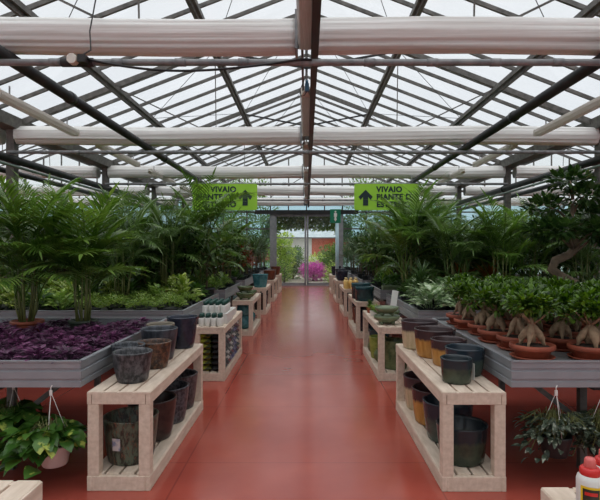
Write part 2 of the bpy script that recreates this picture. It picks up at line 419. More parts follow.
# ------------------------------------------------------------------ double sliding door
d=struct('door_1')
for s in (-1,1):
    obj('door_post',MB().bb(s*1.52-.12,s*1.52+.12,YW-.1,YW+.08,0,3.3),M['frame'],d)
    lf=obj('door_leaf',MB().bb(s*.05-.04,s*.05+.04,YW-.06,YW-.01,.02,3.2).bb(min(s*1.4,s*1.34),max(s*1.4,s*1.34),YW-.06,YW-.01,.02,3.2)
        .bb(min(s*.05,s*1.38),max(s*.05,s*1.38),YW-.06,YW-.01,.02,.14).bb(min(s*.05,s*1.38),max(s*.05,s*1.38),YW-.06,YW-.01,3.1,3.2),M['frame'],d)
    g=MB(); g.add([(s*.08,YW-.035,.14),(s*1.35,YW-.035,.14),(s*1.35,YW-.035,3.1),(s*.08,YW-.035,3.1)],[(0,1,2,3)])
    obj('pane',g,M['clear'],lf)
    obj('middle_rail',MB().bb(min(s*.05,s*1.38),max(s*.05,s*1.38),YW-.05,YW-.02,2.12,2.17),M['frame'],lf)
obj('track_cover',MB().bb(-2.3,2.3,YW-.2,YW-.06,3.2,3.38),M['darksteel'],d)
obj('threshold',MB().bb(-1.45,1.45,YW-.12,YW+.1,0,.02),M['alu'],d)
struct('trim_1',MB().bb(-2.6,2.6,YW-.12,YW-.06,3.62,3.72),M['rail'])
# ------------------------------------------------------------------ rolled shade screens
def roll_mesh(x0,x1,seed):
    rr=random.Random(seed); n=70; seg=56; vs=[];fs=[]
    ph=[rr.uniform(0,6) for _ in range(6)]
    for i in range(n+1):
        x=x0+(x1-x0)*i/n
        for k in range(seg):
            q=2*PI*k/seg; c,s_=math.cos(q),math.sin(q)
            r=.165*(1+.03*math.sin(3*q+ph[0]+x*.25)+.03*math.sin(7*q+ph[1]-x*.35)+.025*math.sin(15*q+x*.5+ph[2])+.008*math.sin(x*7+ph[3]+2*q)-.11*math.exp(-((q-3.85)/.16)**2))
            y=r*.9*math.copysign(abs(c)**.85,c); z=r*math.copysign(abs(s_)**.85,s_)-.012*math.sin(x*1.3+ph[4])
            vs.append((x,y,z))
    for i in range(n):
        for k in range(seg):
            a=i*seg+k;b=i*seg+(k+1)%seg; fs.append((a,b,b+seg,a+seg))
    fs.append(tuple(range(seg)));fs.append(tuple(range(n*seg,(n+1)*seg)))
    m=MB(); m.add(vs,fs,True); return m
RW=['first','second','third','fourth','fifth']
for k,y in enumerate(FR[3:]):
    for s,sd in ((-1,'purple plant'),(1,'bonsai')):
        yy=y if k<4 else y-.25
        t=thing('shade_screen_roll',f'pale rolled shade screen under the {RW[k]} roof truss, over the {sd} side','shade screen',(0,yy,EYE+2.13),0,'rolled shade screens')
        obj('fabric_roll',roll_mesh(-5.4 if s<0 else .1,-.1 if s<0 else 5.4,k*3+s),M['fabric'],t)
        br=MB().bb(s*.1-.012,s*.1+.012,-.17,.17,-.18,.2); obj('end_plate',br,M['rail'],t)
    # outer spans
for k,y in enumerate(FR[4:]):
    for s,sd in ((-1,'purple plant'),(1,'bonsai')):
        t=thing('shade_screen_roll',f'pale rolled shade screen in the neighbouring span beyond the {sd} side, {RW[k+1]} truss','shade screen',(s*11,y-(.25 if k==3 else 0),EYE+2.13),0,'rolled shade screens')
        obj('fabric_roll',roll_mesh(-5.3,5.3,50+k*3+s),M['fabric'],t)
# ------------------------------------------------------------------ pipes along and across
def pipe(name,a,b,r,label,mat='pipe',joints=(),seg=14):
    t=thing(name,label,'pipe',a)
    b=V(b)-V(a); obj('pipe_run',MB().tube([(0,0,0),b],r,seg),M[mat],t)
    for j in joints:
        c=b*j; d=b.normalized()*.05
        obj('pipe_joint',MB().tube([c-d,c+d],r*1.18,seg),M[mat],t)
    return t
E=EYE
pipe('heating_pipe',(-2.95,.6,E+1.9),(-2.95,22.3,E+1.9),.065,'thick dark heating pipe running overhead above the purple plants',joints=(.05,.26,.45,.65))
pipe('heating_pipe',(2.95,.6,E+1.9),(2.95,22.3,E+1.9),.065,'thick dark heating pipe running overhead above the bonsai plants',joints=(.08,.3,.5,.7))
for s,sd in ((-1,'palms on the purple plant side'),(1,'bonsai side')):
    pipe('heating_pipe',(s*5.38,.6,E+1.66),(s*5.38,22.3,E+1.66),.075,f'thick dark pipe along the columns beyond the {sd}',joints=(.3,.6))
    pipe('heating_pipe',(s*6.3,.6,E+1.66),(s*6.3,22.3,E+1.66),.06,f'dark pipe just outside the columns beyond the {sd}',joints=(.35,.7))
    pipe('water_pipe',(s*5.32,.6,E+1.5),(s*5.32,22.3,E+1.5),.03,f'thin pale green pipe under the column pipe, {sd}',mat='g_pale')if False else None
M['palegreen']=plain('pale_green_pipe',lin(108,124,116),lin(122,138,128),.45,0,5)
for s,sd in ((-1,'palm'),(1,'bonsai')):
    pipe('water_pipe',(s*5.30,.6,E+1.52),(s*5.30,22.3,E+1.52),.028,f'thin pale green pipe under the thick column pipe, {sd} side',mat='palegreen')
for k,y in enumerate((4.72,9.05,13.4,17.75)):
    j=tuple(.06+.055*i for i in range(17))
    pipe('cross_pipe',(-5.4,y,E+1.77),(5.4,y,E+1.77),.032,f'grey jointed pipe across the hall below the {RW[k]} shade screen rolls',mat='rail',joints=j,seg=10)
# central rail and lamps
struct('roof_beam',MB().bb(.045,.115,.6,22.3,E+1.9,E+2.04),M['pipe'])
struct('roof_beam',MB().bb(-.055,-.03,.6,22.3,E+2.0,E+2.1),M['steel'])
def batten():
    t=thing('strip_lamp','strip lamp','lamp')
    L=1.2
    h=MB().prism([(-.03,.082),(-.03,.06),(.03,.06),(.03,.082)],'y',-L+.1,L-.1)
    obj('housing',h,M['lampwhite'],t)
    dm=MB().prism([(-.06,.06),(-.072,.015),(-.05,-.04),(.05,-.04),(.072,.015),(.06,.06)],'y',-L+.12,L-.12)
    obj('diffuser',dm,M['diffuser'],t)
    for s in (-1,1):
        e=MB(); y0=s*(L-.1); y1=s*L
        vs=[(-.065,y0,.08),(.065,y0,.08),(.062,y0,-.035),(-.062,y0,-.035),(-.03,y1,.06),(.03,y1,.06),(.025,y1,0),(-.025,y1,0)]
        e.add(vs,[(0,1,2,3),(4,7,6,5),(0,4,5,1),(1,5,6,2),(2,6,7,3),(3,7,4,0)])
        obj('end_cap',e,M['lampwhite'],t)
        obj('hanger',MB().bb(-.008,.008,s*.8-.008,s*.8+.008,.07,.2),M['rail'],t)
    return t
bat=batten()
for j,y in enumerate((3.75,7.45,10.6,13.75,16.9,20.0)):
    for x,sd in ((-.01,'over the aisle'),(-3.95,'above the purple plant side'),(3.95,'above the bonsai side')):
        if j==0 and x: pass
        place(bat,(x,y,E+1.98),0,f'white strip lamp {sd}, {ORD[j+1]} of its row from the camera','strip lamps')
# blue wire and connector by the central rail
t=thing('cable_connector','blue connector with wires hanging on the central roof rail','connector',(.005,5.95,E+1.93))
obj('plug',MB().box((0,0,0),(.05,.06,.09)).tube([(0,0,.04),(0,0,.09)],.018,10),plain('blue_plastic',lin(60,104,132),lin(70,116,146),.4),t)
obj('wire',MB().tube([(0,0,-.04),(-.03,0,-.09),(-.07,0,-.1),(-.08,0,-.02),(-.05,0,.05),(-.02,0,.12)],.006,6),M['blackrub'],t)
# sensor on the cross pipe with its wire
t=thing('sensor_box','cream octagonal sensor box fixed to the nearest cross pipe'.replace('nearest ','first '),'sensor',(-2.17,4.63,E+1.77))
oc=[(.05*math.cos(PI/8+i*PI/4),.05*math.sin(PI/8+i*PI/4)) for i in range(8)]
bevel(obj('case',MB().prism(oc,'y',-.02,.05),M['lampwhite'],t),.006)
obj('clamp',MB().tube([(-.14,.09,0),(.16,.09,0)],.042,10).bb(.06,.13,-.03,.06,-.035,.035),M['darksteel'],t)
obj('wire',MB().tube([(.06,0,0),(.1,0,.04),(.13,.1,.12),(.12,.1,.3),(.11,.3,.8),(.13,.4,1.6)],.007,6),M['blackrub'],t)
pts=[]
for i in range(25):
    q=i/24; x=-2.05+q*2.1; pts.append((x,4.66+.02*math.sin(q*7),E+1.78-.11*math.sin(PI*min(1,q*1.06))**.9-(.0)))
single('black_cable',MB().tube(pts,.012,8),M['blackrub'],'black cable sagging from the sensor box to the central rail','cable')
# ------------------------------------------------------------------ hanging signs
def text_mesh(body,size,align='LEFT',bold=.012):
    cu=bpy.data.curves.new('t','FONT'); cu.body=body; cu.size=size; cu.align_x=align; cu.extrude=.004; cu.offset=bold*.75; cu.space_line=1.0; cu.space_character=1.08
    o=bpy.data.objects.new('t',cu); C.objects.link(o); dg=bpy.context.evaluated_depsgraph_get()
    me=bpy.data.meshes.new_from_object(o.evaluated_get(dg)); bpy.data.objects.remove(o); bpy.data.curves.remove(cu)
    return me
def arrow_mb(h,w):
    m=MB(); a=w/2; b=w*.2
    poly=[(-b,-h/2),(b,-h/2),(b,h*.05),(a*.8,-h*.14),(a*1.1,h*.06),(0,h/2),(-a*1.1,h*.06),(-a*.8,-h*.14),(-b,h*.05)]
    m.prism(poly,'y',-.006,.006); return m
def sign(x,flip,label):
    W,H,D=1.72,.70,13.3
    t=thing('hanging_sign',label,'sign',(x,D,E+1.41),0,'hanging signs')
    rr=.05; poly=[]
    for cx_,cz,a0 in ((W/2-rr,H/2-rr,0),(-W/2+rr,H/2-rr,90),(-W/2+rr,-H/2+rr,180),(W/2-rr,-H/2+rr,270)):
        for k in range(4): q=math.radians(a0+30*k); poly.append((cx_+rr*math.cos(q),cz+rr*math.sin(q)))
    obj('board',MB().prism(poly,'y',-.012,.012),M['sign'],t)
    ax=(W/2-.32) if flip else (-W/2+.3)
    a=obj('arrow',arrow_mb(.42,.34),M['ink'],t,(ax,-.016,-.02))
    me=text_mesh('VIVAIO\nPIANTE DA\nESTERNO',.2,'RIGHT' if flip else 'LEFT')
    o=obj('lettering',me,M['ink'],t,(.30 if flip else -.27,-.014,.135)); o.rotation_euler=(PI/2,0,0)
    for s in (-1,1): obj('hanging_wire',MB().tube([(s*.7,0,H/2),(s*.7,.25,.62)],.006,5),M['rail'],t)
sign(-2.17,True,'lime green hanging sign, arrow after the lettering, partly behind palm fronds')
sign(2.13,False,'lime green hanging sign, arrow before the lettering, over the bonsai side')
# exit sign on a post
t=thing('exit_sign','green emergency exit sign with white pictogram on a pale blue post','sign',(.985,17.05,0))
obj('post',MB().tube([(.06,.05,0),(.06,.05,3.0)],.06,12),plain('pale_blue_post',lin(176,204,212),lin(186,212,220),.4),t)
obj('base_plate',MB().bb(-.06,.18,-.07,.17,0,.012),M['rail'],t)
bevel(obj('panel',MB().bb(-.18,.18,-.02,.02,2.52,2.99),M['exitgreen'],t),.01)
f=MB(); f.lathe([(0,-.001),(.032,0),(.032,.004),(0,.005)],16)
f.v=[(x,-.026+z,2.9+y) for x,y,z in f.v]
DZ=.16
f.prism([(u,v+DZ) for u,v in [(-.05,2.70),(-.025,2.70),(.025,2.70),(.055,2.69),(.05,2.57),(.035,2.57),(.03,2.63),(.03,2.5),(.055,2.5),(0,2.41),(-.055,2.5),(-.03,2.5),(-.03,2.63),(-.035,2.57),(-.05,2.57)]],'y',-.03,-.02)
obj('pictogram',f,M['white'],t)
# ------------------------------------------------------------------ wooden benches
SX={-1:'purple plant side',1:'bonsai side'}
def bench(x0,x1,y0,y1,label,detail=True):
    H=.66; P=.075; t=thing('display_bench',label,'bench',((x0+x1)/2,y0,0),0,'slatted display benches')
    w=x1-x0; L=y1-y0; hx=w/2
    def add(n,mb): return bevel(obj(n,mb,M['wood'],t),.004)
    for sx in (-1,1):
        for yy in (0,1):
            xa=sx*hx-(P if sx>0 else 0); ya=yy*(L-P)
            add('leg',MB().bb(xa,xa+P,ya,ya+P,.085 if False else 0.0,H-.085))
    for z0,z1,nm in ((H-.085,H-.004,'top_rail'),(.0,.098,'bottom_rail')):
        e=.003
        for sx in (-1,1):
            xa=sx*hx-(.03 if sx>0 else 0); add(nm,MB().bb(xa+sx*e,xa+.03+sx*e,-e,L+e,z0,z1))
        add(nm,MB().bb(-hx+.03,hx-.03,-e,.03,z0,z1)); add(nm,MB().bb(-hx+.03,hx-.03,L-.03,L+e,z0,z1))
    n=4; sw=(w-.005)/n
    for zt,nm in ((H,'top_slat'),(.105,'shelf_slat')):
        for i in range(n):
            xa=-hx+i*sw+ (.007 if i else 0); xb=-hx+(i+1)*sw-(.007 if i<n-1 else 0)
            if zt<.2: ya,yb=(.031,L-.031)
            else: ya,yb=(-.004,L+.004)
            add(nm,MB().bb(xa,xb,ya,yb,zt-.022,zt))
    return t
BT=.66; BS=.105
LB=[(3.32,5.02),(6.1,7.75),(9.3,10.95),(12.35,14.0),(15.5,17.1),(18.6,20.2)]
RB=[(3.31,5.03),(6.1,7.8),(9.05,10.75),(12.0,13.7),(15.2,16.8),(18.3,19.9)]
bench(-1.5,-1.08,.4,2.04,'pale wooden slatted bench corner in front of the hanging pothos basket')
bench(.93,1.4,.3,1.98,'pale wooden slatted bench carrying the red capped white bottles')
LBL=['with mottled dark glazed pots, beside the purple plants','with white green-capped bottles and stacked soil bags','with footed olive bowls on top and aqua pots below','with an aqua pot on top, purple plant side','with a rust brown pot, purple plant side, second from the door','with dark brown pots, purple plant side, closest to the door'.replace('closest to','just before')]
RBL=['with amber, cream and dark green pots, beside the bonsai','with stacked green footed bowls and green pots on the shelf','with two deep teal tubs on top, beside the long planter','with the row of yellow bottles on top','with deep blue pots, just before the exit sign post','with dark pots, bonsai side, just before the door']
for i,(a,b) in enumerate(LB): bench(-1.455 if i==0 else -1.38,-1.04 if i==0 else -1.0,a,b,'pale wooden slatted bench '+LBL[i])
for i,(a,b) in enumerate(RB): bench(.9 if i!=1 else .88,1.32,a,b,'pale wooden slatted bench '+RBL[i])
# ------------------------------------------------------------------ pots
def pot_mb(r,h,rb=None,lip=.012,th=.014,seg=40,bulge=.0):
    rb=rb or r*.8; prof=[(0.001,0),(rb*.93,0),(rb,.01)]
    for i in range(1,9):
        q=i/9; prof.append((rb+(r-rb)*(q**.75)+bulge*math.sin(PI*q),.01+(h-.02)*q))
    prof+=[(r,h-.012),(r+lip*.2,h-.004),(r-.004,h),(r-th,h-.003),(r-th*1.2,h-.02),(rb*.9-th,.03),(.001,.028)]
    return MB().lathe(prof,seg)
def pot(label,mat,x,y,z,r,h,rb=None,group='glazed pots',name='glazed_pot',**k):
    return single(name,pot_mb(r,h,rb,**k),M[mat],label,'pot',(x,y,z),R.uniform(0,6),group)
g='glazed pots on the dark pot bench'
pot('mottled dark grey pot at the front corner of the bench top by purple plants','g_grey',-1.252,3.60,BT,.138,.215,.105,g)
pot('slate grey pot half hidden behind the front mottled pot, touching the metal table','g_slate',-1.375,3.86,BT,.125,.215,.1,g)
pot('warm brown mottled pot behind the front grey pots on the bench top','g_brown',-1.22,4.02,BT,.13,.21,.1,g)
pot('tall blue grey glazed pot behind the brown pot on the bench top','g_bluegrey',-1.27,4.315,BT,.155,.27,.115,g)
pot('taupe rimmed pot between the tall blue grey pot and the navy pot','g_taupe',-1.335,4.575,BT,.125,.27,.1,g)
pot('navy blue tall pot at the far end of the dark pot bench top','g_navy',-1.2,4.835,BT,.145,.3,.105,g)
g='glazed pots on the shelf of the dark pot bench'
p0=thing('glazed_pot','large multicoloured mottled pot with a paper sticker on the bench bottom shelf','pot',(-1.262,3.60,BS),0,g)
obj('pot_body',pot_mb(.19,.315,.155),M['g_multi'],p0)
q=math.radians(258); st=MB()
st_pts=[]
for i in range(5):
    a=q+math.radians((i-2)*4.5); 
    for z,rr in ((.12,.1845),(.205,.1885)): st_pts.append((rr*1.01*math.cos(a),rr*1.01*math.sin(a),z))
st.add(st_pts,[(2*i,2*i+2,2*i+3,2*i+1) for i in range(4)],True)
obj('sticker',st,plain('paper_sticker',lin(196,190,188),lin(120,130,160),.5,0,18,lo=.5,hi=.6),p0)
pot('very dark brown pot second on the bench bottom shelf behind the multicoloured pot','g_dark',-1.235,4.005,BS,.19,.32,.145,g)
pot('mottled slate pot third on the bottom shelf of the dark pot bench','g_slate',-1.22,4.39,BS,.185,.31,.145,g)
pot('dark mottled pot last on the bottom shelf of the dark pot bench','g_grey',-1.22,4.765,BS,.18,.325,.14,g)
g='glazed pots on the amber pot bench'
pot('small dark green pot at the front corner of the amber pot bench top','g_green',1.071,3.57,BT,.112,.175,.1,g)
p1=pot('wider dark teal pot behind the small green one, touching the bonsai table','g_teal',1.205,3.805,BT,.148,.205,.125,g)
pot('amber pot with dark rim, third on the bench top by the bonsai','g_amber',1.165,4.10,BT,.145,.215,.125,g)
pot('large amber pot with dark rim, fourth on the bench top by the bonsai','g_amber',1.14,4.445,BT,.18,.245,.155,g)
pot('cream pot with purple brown rim at far end of the bench top','g_cream',1.09,4.82,BT,.175,.265,.155,g)
g='glazed pots on the shelf of the amber pot bench'
pot('dark green glazed pot first on the bottom shelf of the amber pot bench','g_green',1.11,3.575,BS,.177,.265,.15,g)
pot('dark teal brown pot second on the bottom shelf of the amber pot bench','g_teal',1.12,3.965,BS,.195,.31,.155,g)
pot('amber pot with dark rim, third on the bottom shelf','g_amber',1.11,4.36,BS,.19,.3,.16,g)
pot('cream pot with dark rim, last on the bottom shelf','g_cream',1.105,4.745,BS,.185,.31,.155,g)
# paper tag between the two front pots
single('price_tag',MB().box((0,0,.06),(.004,.035,.12)),M['white'],'white paper tag standing between the two dark green pots'.replace('standing','tucked'),'tag',(1.205,3.62,BT),.3)
# ------------------------------------------------------------------ bottles with red caps on the bench corner
M['yel']=plain('yellow_label',lin(222,184,30),lin(232,196,40),.4)
M['redcap']=plain('red_cap',lin(196,36,34),lin(208,44,40),.35)
M['redclear']=plain('pink_clear_cap',lin(206,92,88),lin(214,104,98),.25)
M['lab']=plain('dark_label',lin(40,36,30),lin(48,42,36),.4)
M['labg']=plain('green_label',lin(120,150,40),lin(150,170,60),.4,0,30)
def bottle(label,loc,rz):
    t=thing('fertiliser_bottle',label,'bottle',loc,rz,'red capped bottles')
    obj('bottle_body',MB().lathe([(.001,0),(.04,0),(.045,.006),(.045,.118),(.041,.132),(.03,.142),(.027,.146),(.001,.146)],32),M['white'],t)
    obj('collar',MB().lathe([(.033,.137),(.035,.14),(.034,.158),(.028,.164),(.001,.165)],28),M['redcap'],t)
    obj('measuring_cap',MB().lathe([(.02,.163),(.021,.166),(.0185,.19),(.014,.197),(.001,.198)],24),M['redclear'],t)
    def wrap(a0,a1,z0,z1,rr,n=10):
        m=MB(); vs=[]
        for i in range(n+1):
            a=math.radians(a0+(a1-a0)*i/n)
            for z in (z0,z1): vs.append((rr*math.cos(a),rr*math.sin(a),z))
        m.add(vs,[(2*i,2*i+2,2*i+3,2*i+1) for i in range(n)],True); return m
    lb=obj('label_band',wrap(195,300,.012,.108,.0456),M['yel'],t)
    obj('label_panel',wrap(205,275,.02,.1,.0460),M['lab'],lb)
    obj('label_picture',wrap(220,262,.024,.062,.0464),M['labg'],lb)
    obj('label_text',wrap(214,266,.078,.09,.0464),M['redcap'],lb)
    return t
bottle('white bottle with red cap and yellow label, in front on the bench corner',(1.015,1.79,BT),.1)
bottle('white bottle with red cap, second in the row behind the front one',(1.115,1.87,BT),-.1)
bottle('white bottle with red cap, behind the other two on the bench corner',(1.14,1.76,BT),.3)
# ------------------------------------------------------------------ bench two, purple side: bottles, carton, bags
M['capg']=plain('dark_green_cap',lin(14,62,54),lin(20,72,62),.4)
def gb():
    t=thing('spray_bottle','white bottle','bottle')
    obj('bottle_body',MB().lathe([(.001,0),(.033,0),(.036,.006),(.036,.09),(.03,.1),(.014,.108),(.001,.108)],18),M['white'],t)
    obj('cap',MB().lathe([(.022,.1),(.028,.104),(.026,.15),(.02,.154),(.001,.155)],14),M['capg'],t); return t
gbp=gb()
for i in range(4):
    for j in range(2):
        place(gbp,(-1.30+.075*i,6.19+.075*j,BT),0,f'white bottle with dark green cap, {["front","second"][j]} row on the bench, {ORD[i+1]} from the table edge','white green-capped bottles')
bevel(single('carton',MB().bb(-.17,.17,0,.5,0,.13),M['white'],'long white carton box behind the front bottles, bottles standing on it','carton',(-1.18,6.36,BT)),.004)
for i in range(4):
    for j in range(5):
        place(gbp,(-1.30+.078*i,6.42+.085*j,BT+.13),0,f'white bottle with dark green cap on the carton, {ORD[j+1]} row, {ORD[i+1]} from the table edge','white green-capped bottles')
bevel(single('carton',MB().bb(-.14,.14,0,.42,0,.1),M['white'],'second white carton lying at the far end of the bottle bench','carton',(-1.18,6.98,BT)),.004)
bagm=[plain('bag_yellow',lin(150,150,40),lin(50,56,30),.65,0,16,lo=.45,hi=.55),plain('bag_dark',lin(30,29,29),lin(120,112,104),.65,0,14,lo=.56,hi=.62),plain('bag_grey',lin(50,46,46),lin(176,164,156),.65,0,12,lo=.5,hi=.56),plain('bag_wine',lin(110,34,38),lin(50,40,42),.65,0,12,lo=.5,hi=.56),plain('bag_violet',lin(50,40,90),lin(110,104,120),.65,0,12,lo=.52,hi=.58)]
def bag_mb():
    m=MB(); nx,ny=8,8; vs=[];fs=[]
    for sgn in (1,-1):
        o=len(vs)
        for i in range(nx+1):
            for j in range(ny+1):
                u=i/nx*2-1; v=j/ny*2-1
                h=.033*(max(0,1-u**4)*max(0,1-v**6))**.5
                vs.append((u*.085,v*.135*(1-.06*u*u),.034+sgn*h))
        for i in range(nx):
            for j in range(ny):
                a=o+i*(ny+1)+j; q=(a,a+1,a+ny+2,a+ny+1); fs.append(q if sgn<0 else q[::-1])
    m.add(vs,fs,True); return m
bme=[]
for bm_ in bagm:
    me=bag_mb().mesh('soil_bag'); me.materials.append(bm_); bme.append(me)
for c in range(2):
    for j in range(5):
        for k in range(7):
            mi=0 if c==0 else (1 if j<1 else R.choice([1,1,2,3,3,4]))
            if c==0 and j>2: continue
            col=['yellow green','dark','grey','wine red','violet'][mi]
            o=bpy.data.objects.new('soil_bag',bme[mi]); C.objects.link(o)
            o.location=(-1.26+c*.175,6.27+.275*j,BS+.0665*k); o.rotation_euler=(0,0,R.uniform(-.05,.05))
            props(o,f'{col} potting bag, {ORD[k+1]} up, {ORD[j+1]} stack from front, {["table","aisle"][c]} side of bottle bench shelf','bag','bags on the shelf under the bottles')
# ------------------------------------------------------------------ farther bench goods
def bowl_mb(r,h,foot=True):
    m=MB(); m.lathe([(.001,.03),(r*.62,.03),(r*.8,.05),(r*.97,h*.7),(r*1.02,h),(r*.93,h),(r*.86,h*.7),(r*.6,.055),(.001,.05)],32)
    return m
def bowl(label,mat,x,y,z,r,h,group):
    t=thing('footed_bowl',label,'bowl',(x,y,z),0,group)
    obj('bowl_body',bowl_mb(r,h),M[mat],t)
    for k in range(4):
        a=PI/4+k*PI/2; obj('foot',MB().lathe([(.014,0),(.022,.01),(.026,.036)],10,(r*.6*math.cos(a),r*.6*math.sin(a),0)),M[mat],t)
    return t
g='footed green bowls'
# right bench two
M['pg']=plain('pale_green_glaze',lin(96,112,84),lin(120,132,100),.3,0,8)
bowl('pale green footed bowl standing at the front of the green bowl bench','pg',1.02,6.36,BT,.165,.11,g)
bowl('upper green footed bowl stacked on the one at the front of the bench','pg',1.02,6.36,BT+.11,.15,.11,g)
bowl('olive footed bowl behind the stacked pale green bowls','g_olive',1.1,6.78,BT,.16,.12,g)
def small_plant(label,x,y,z,mat,s=1,potm='white'):
    t=thing('potted_plant',label,'plant',(x,y,z),R.uniform(0,6),'small potted plants on benches',s)
    obj('pot',pot_mb(.05,.08,.038),M[potm],t)
    m=MB()
    for i in range(60):
        a=R.uniform(0,2*PI); e=R.uniform(.1,1.4)
        d=V((math.cos(a)*math.cos(e),math.sin(a)*math.cos(e),math.sin(e)))
        m.leaf((d.x*.02,d.y*.02,.08+.05*R.random()),d,R.uniform(.05,.09),.028,.6,3,'ovate')
    obj('foliage',m,M[mat],t); return t
small_plant('small leafy plant in a white pot on the aisle edge of the green bowl bench',.96,6.85,BT,'light')
small_plant('second small leafy plant in a white pot behind the first one, green bowl bench',.95,7.12,BT,'light')
small_plant('third small plant in a terracotta pot at the end of the green bowl bench',.95,7.5,BT,'shrubm',1,'terra')
t=thing('info_card','tall white paper card standing behind the stacked green bowls','card',(1.23,7.2,BT))
o=obj('card',MB().box((0,0,.19),(.09,.006,.36)),M['white'],t); o.rotation_euler=(-.3,.2,0)
obj('stand',MB().bb(-.05,.06,-.03,.05,0,.02),M['g_olive'],t)
g='green pots on the shelf of the green bowl bench'
pot('dark olive pot with lime rim on the shelf, front of the green bowl bench','g_lime',.99,6.95,BS,.12,.3,.09,g)
pot('large olive pot standing front on the shelf under the bowls','g_olive',1.12,6.36,BS,.17,.36,.15,g)
def ball_pot(label,mat,x,y,z,r,group):
    m=MB().lathe([(.001,0),(r*.5,0),(r*.85,r*.35),(r,r*.85),(r*.9,r*1.3),(r*.62,r*1.62),(r*.66,r*1.7),(r*.55,r*1.68),(r*.7,r*1.3),(.001,r*.3)],30)
    return single('round_pot',m,M[mat],label,'pot',(x,y,z),0,group)
ball_pot('round green glazed pot on the aisle edge of the green bowl bench shelf','g_olive',1.0,6.68,BS,.105,g)
ball_pot('round olive pot behind the lime rimmed pot on the bench shelf','g_olive',1.0,7.25,BS,.115,g)
pot('deep green pot at the far end of the green bowl bench shelf','g_deepteal',1.1,7.55,BS,.16,.3,.12,g)
# right bench three
g='deep teal tubs'
def tub(label,mat,x,y,z,r,h,group): return single('glazed_tub',MB().lathe([(.001,0),(r*.96,0),(r,.012),(r,h*.72),(r*1.05,h*.74),(r*1.05,h-.01),(r*1.02,h),(r*.92,h),(r*.9,.03),(.001,.03)],36),M[mat],label,'pot',(x,y,z),0,group)
tub('deep teal cylindrical tub at the front of the planter bench','g_deepteal',1.08,9.3,BT,.17,.26,g)
tub('second deep teal tub just behind the front one on the planter bench','g_deepteal',1.06,9.72,BT,.18,.3,g)
bevel(single('long_planter',MB().prism([(-.09,0),(.09,0),(.115,.16),(.095,.16),(.075,.02),(-.075,.02),(-.095,.16),(-.115,.16)],'x',-.28,.28).bb(-.28,-.265,-.09,.09,.0,.15).bb(.265,.28,-.09,.09,.0,.15),M['pg'],'long pale green planter on the table edge beside the teal tubs','planter',(1.72,9.5,.76)),.006)
pot('dark slate pot at the front on the planter bench shelf','g_navy',1.1,9.3,BS,.17,.36,.13,'dark pots on the planter bench shelf')
pot('dark brown pot second on the planter bench shelf','g_dark',1.1,9.75,BS,.17,.36,.13,'dark pots on the planter bench shelf')
pot('dark rust pot last on the planter bench shelf','g_rust',1.1,10.25,BS,.17,.34,.13,'dark pots on the planter bench shelf')
# right bench four: yellow bottles
M['cream']=plain('cream_plastic',lin(222,196,136),lin(232,206,148),.4)
M['orange']=plain('orange_plastic',lin(228,190,110),lin(236,202,128),.4)
def yb():
    t=thing('plant_food_bottle','yellow bottle','bottle')
    obj('bottle_body',MB().lathe([(.001,0),(.05,0),(.055,.01),(.055,.17),(.04,.2),(.02,.215),(.001,.215)],16),M['orange'],t)
    obj('cap',MB().lathe([(.026,.21),(.026,.26),(.001,.262)],12),M['cream'],t); return t
ybp=yb()
for i in range(3):
    for j in range(3):
        place(ybp,(.97+.12*i,12.12+.14*j,BT),0,f'yellow bottle on bench before the exit sign, {ORD[j+1]} row, {ORD[i+1]} from the aisle','yellow plant food bottles')
for k,(x,y,m_) in enumerate(((1.1,12.2,'g_navy'),(1.1,12.65,'g_rust'),(1.1,13.1,'g_dark'))):
    pot(f'{["navy","rust","dark brown"][k]} pot on the shelf under the yellow bottles','%s'%m_,x,y,BS,.17,.36,.13,'pots under the yellow bottles')
pot('deep blue glazed pot on top of the bench by the exit sign post','g_navy',1.1,15.4,BT,.18,.3,.15,'pots near the exit sign')
pot('second deep blue pot behind the first on the exit sign bench','g_navy',1.1,15.95,BT,.18,.34,.14,'pots near the exit sign')
pot('violet brown pot on the shelf of the exit sign bench','g_dark',1.1,15.5,BS,.17,.36,.13,'pots near the exit sign')
pot('second dark pot on the shelf of the exit sign bench','g_navy',1.1,16.1,BS,.17,.36,.13,'pots near the exit sign')
pot('dark pot on top of the last bench on the bonsai side','g_navy',1.1,18.6,BT,.18,.34,.14,'pots on the last bench, bonsai side')
pot('dark brown pot on the shelf of the last bench, bonsai side','g_dark',1.1,18.7,BS,.18,.36,.14,'pots on the last bench, bonsai side')
# left bench three
bowl('large olive footed bowl at the front of the aqua pot bench','g_olive',-1.17,9.55,BT,.18,.13,'footed olive bowls')
bowl('smaller olive bowl stacked on the large one, aqua pot bench','g_olive',-1.17,9.55,BT+.13,.15,.12,'footed olive bowls')
bowl('olive bowl behind the stacked ones on the aqua pot bench','g_olive',-1.17,10.05,BT,.17,.13,'footed olive bowls')
for k,(y,z) in enumerate(((9.55,BS),(9.95,BS),(10.35,BS),(9.55,BS+.235))):
    ball_pot(f'round aqua glazed pot on the bench shelf, '+['front','second','third','stacked on the front one'][k],'g_aqua',-1.19,y,z,.14,'round aqua pots')
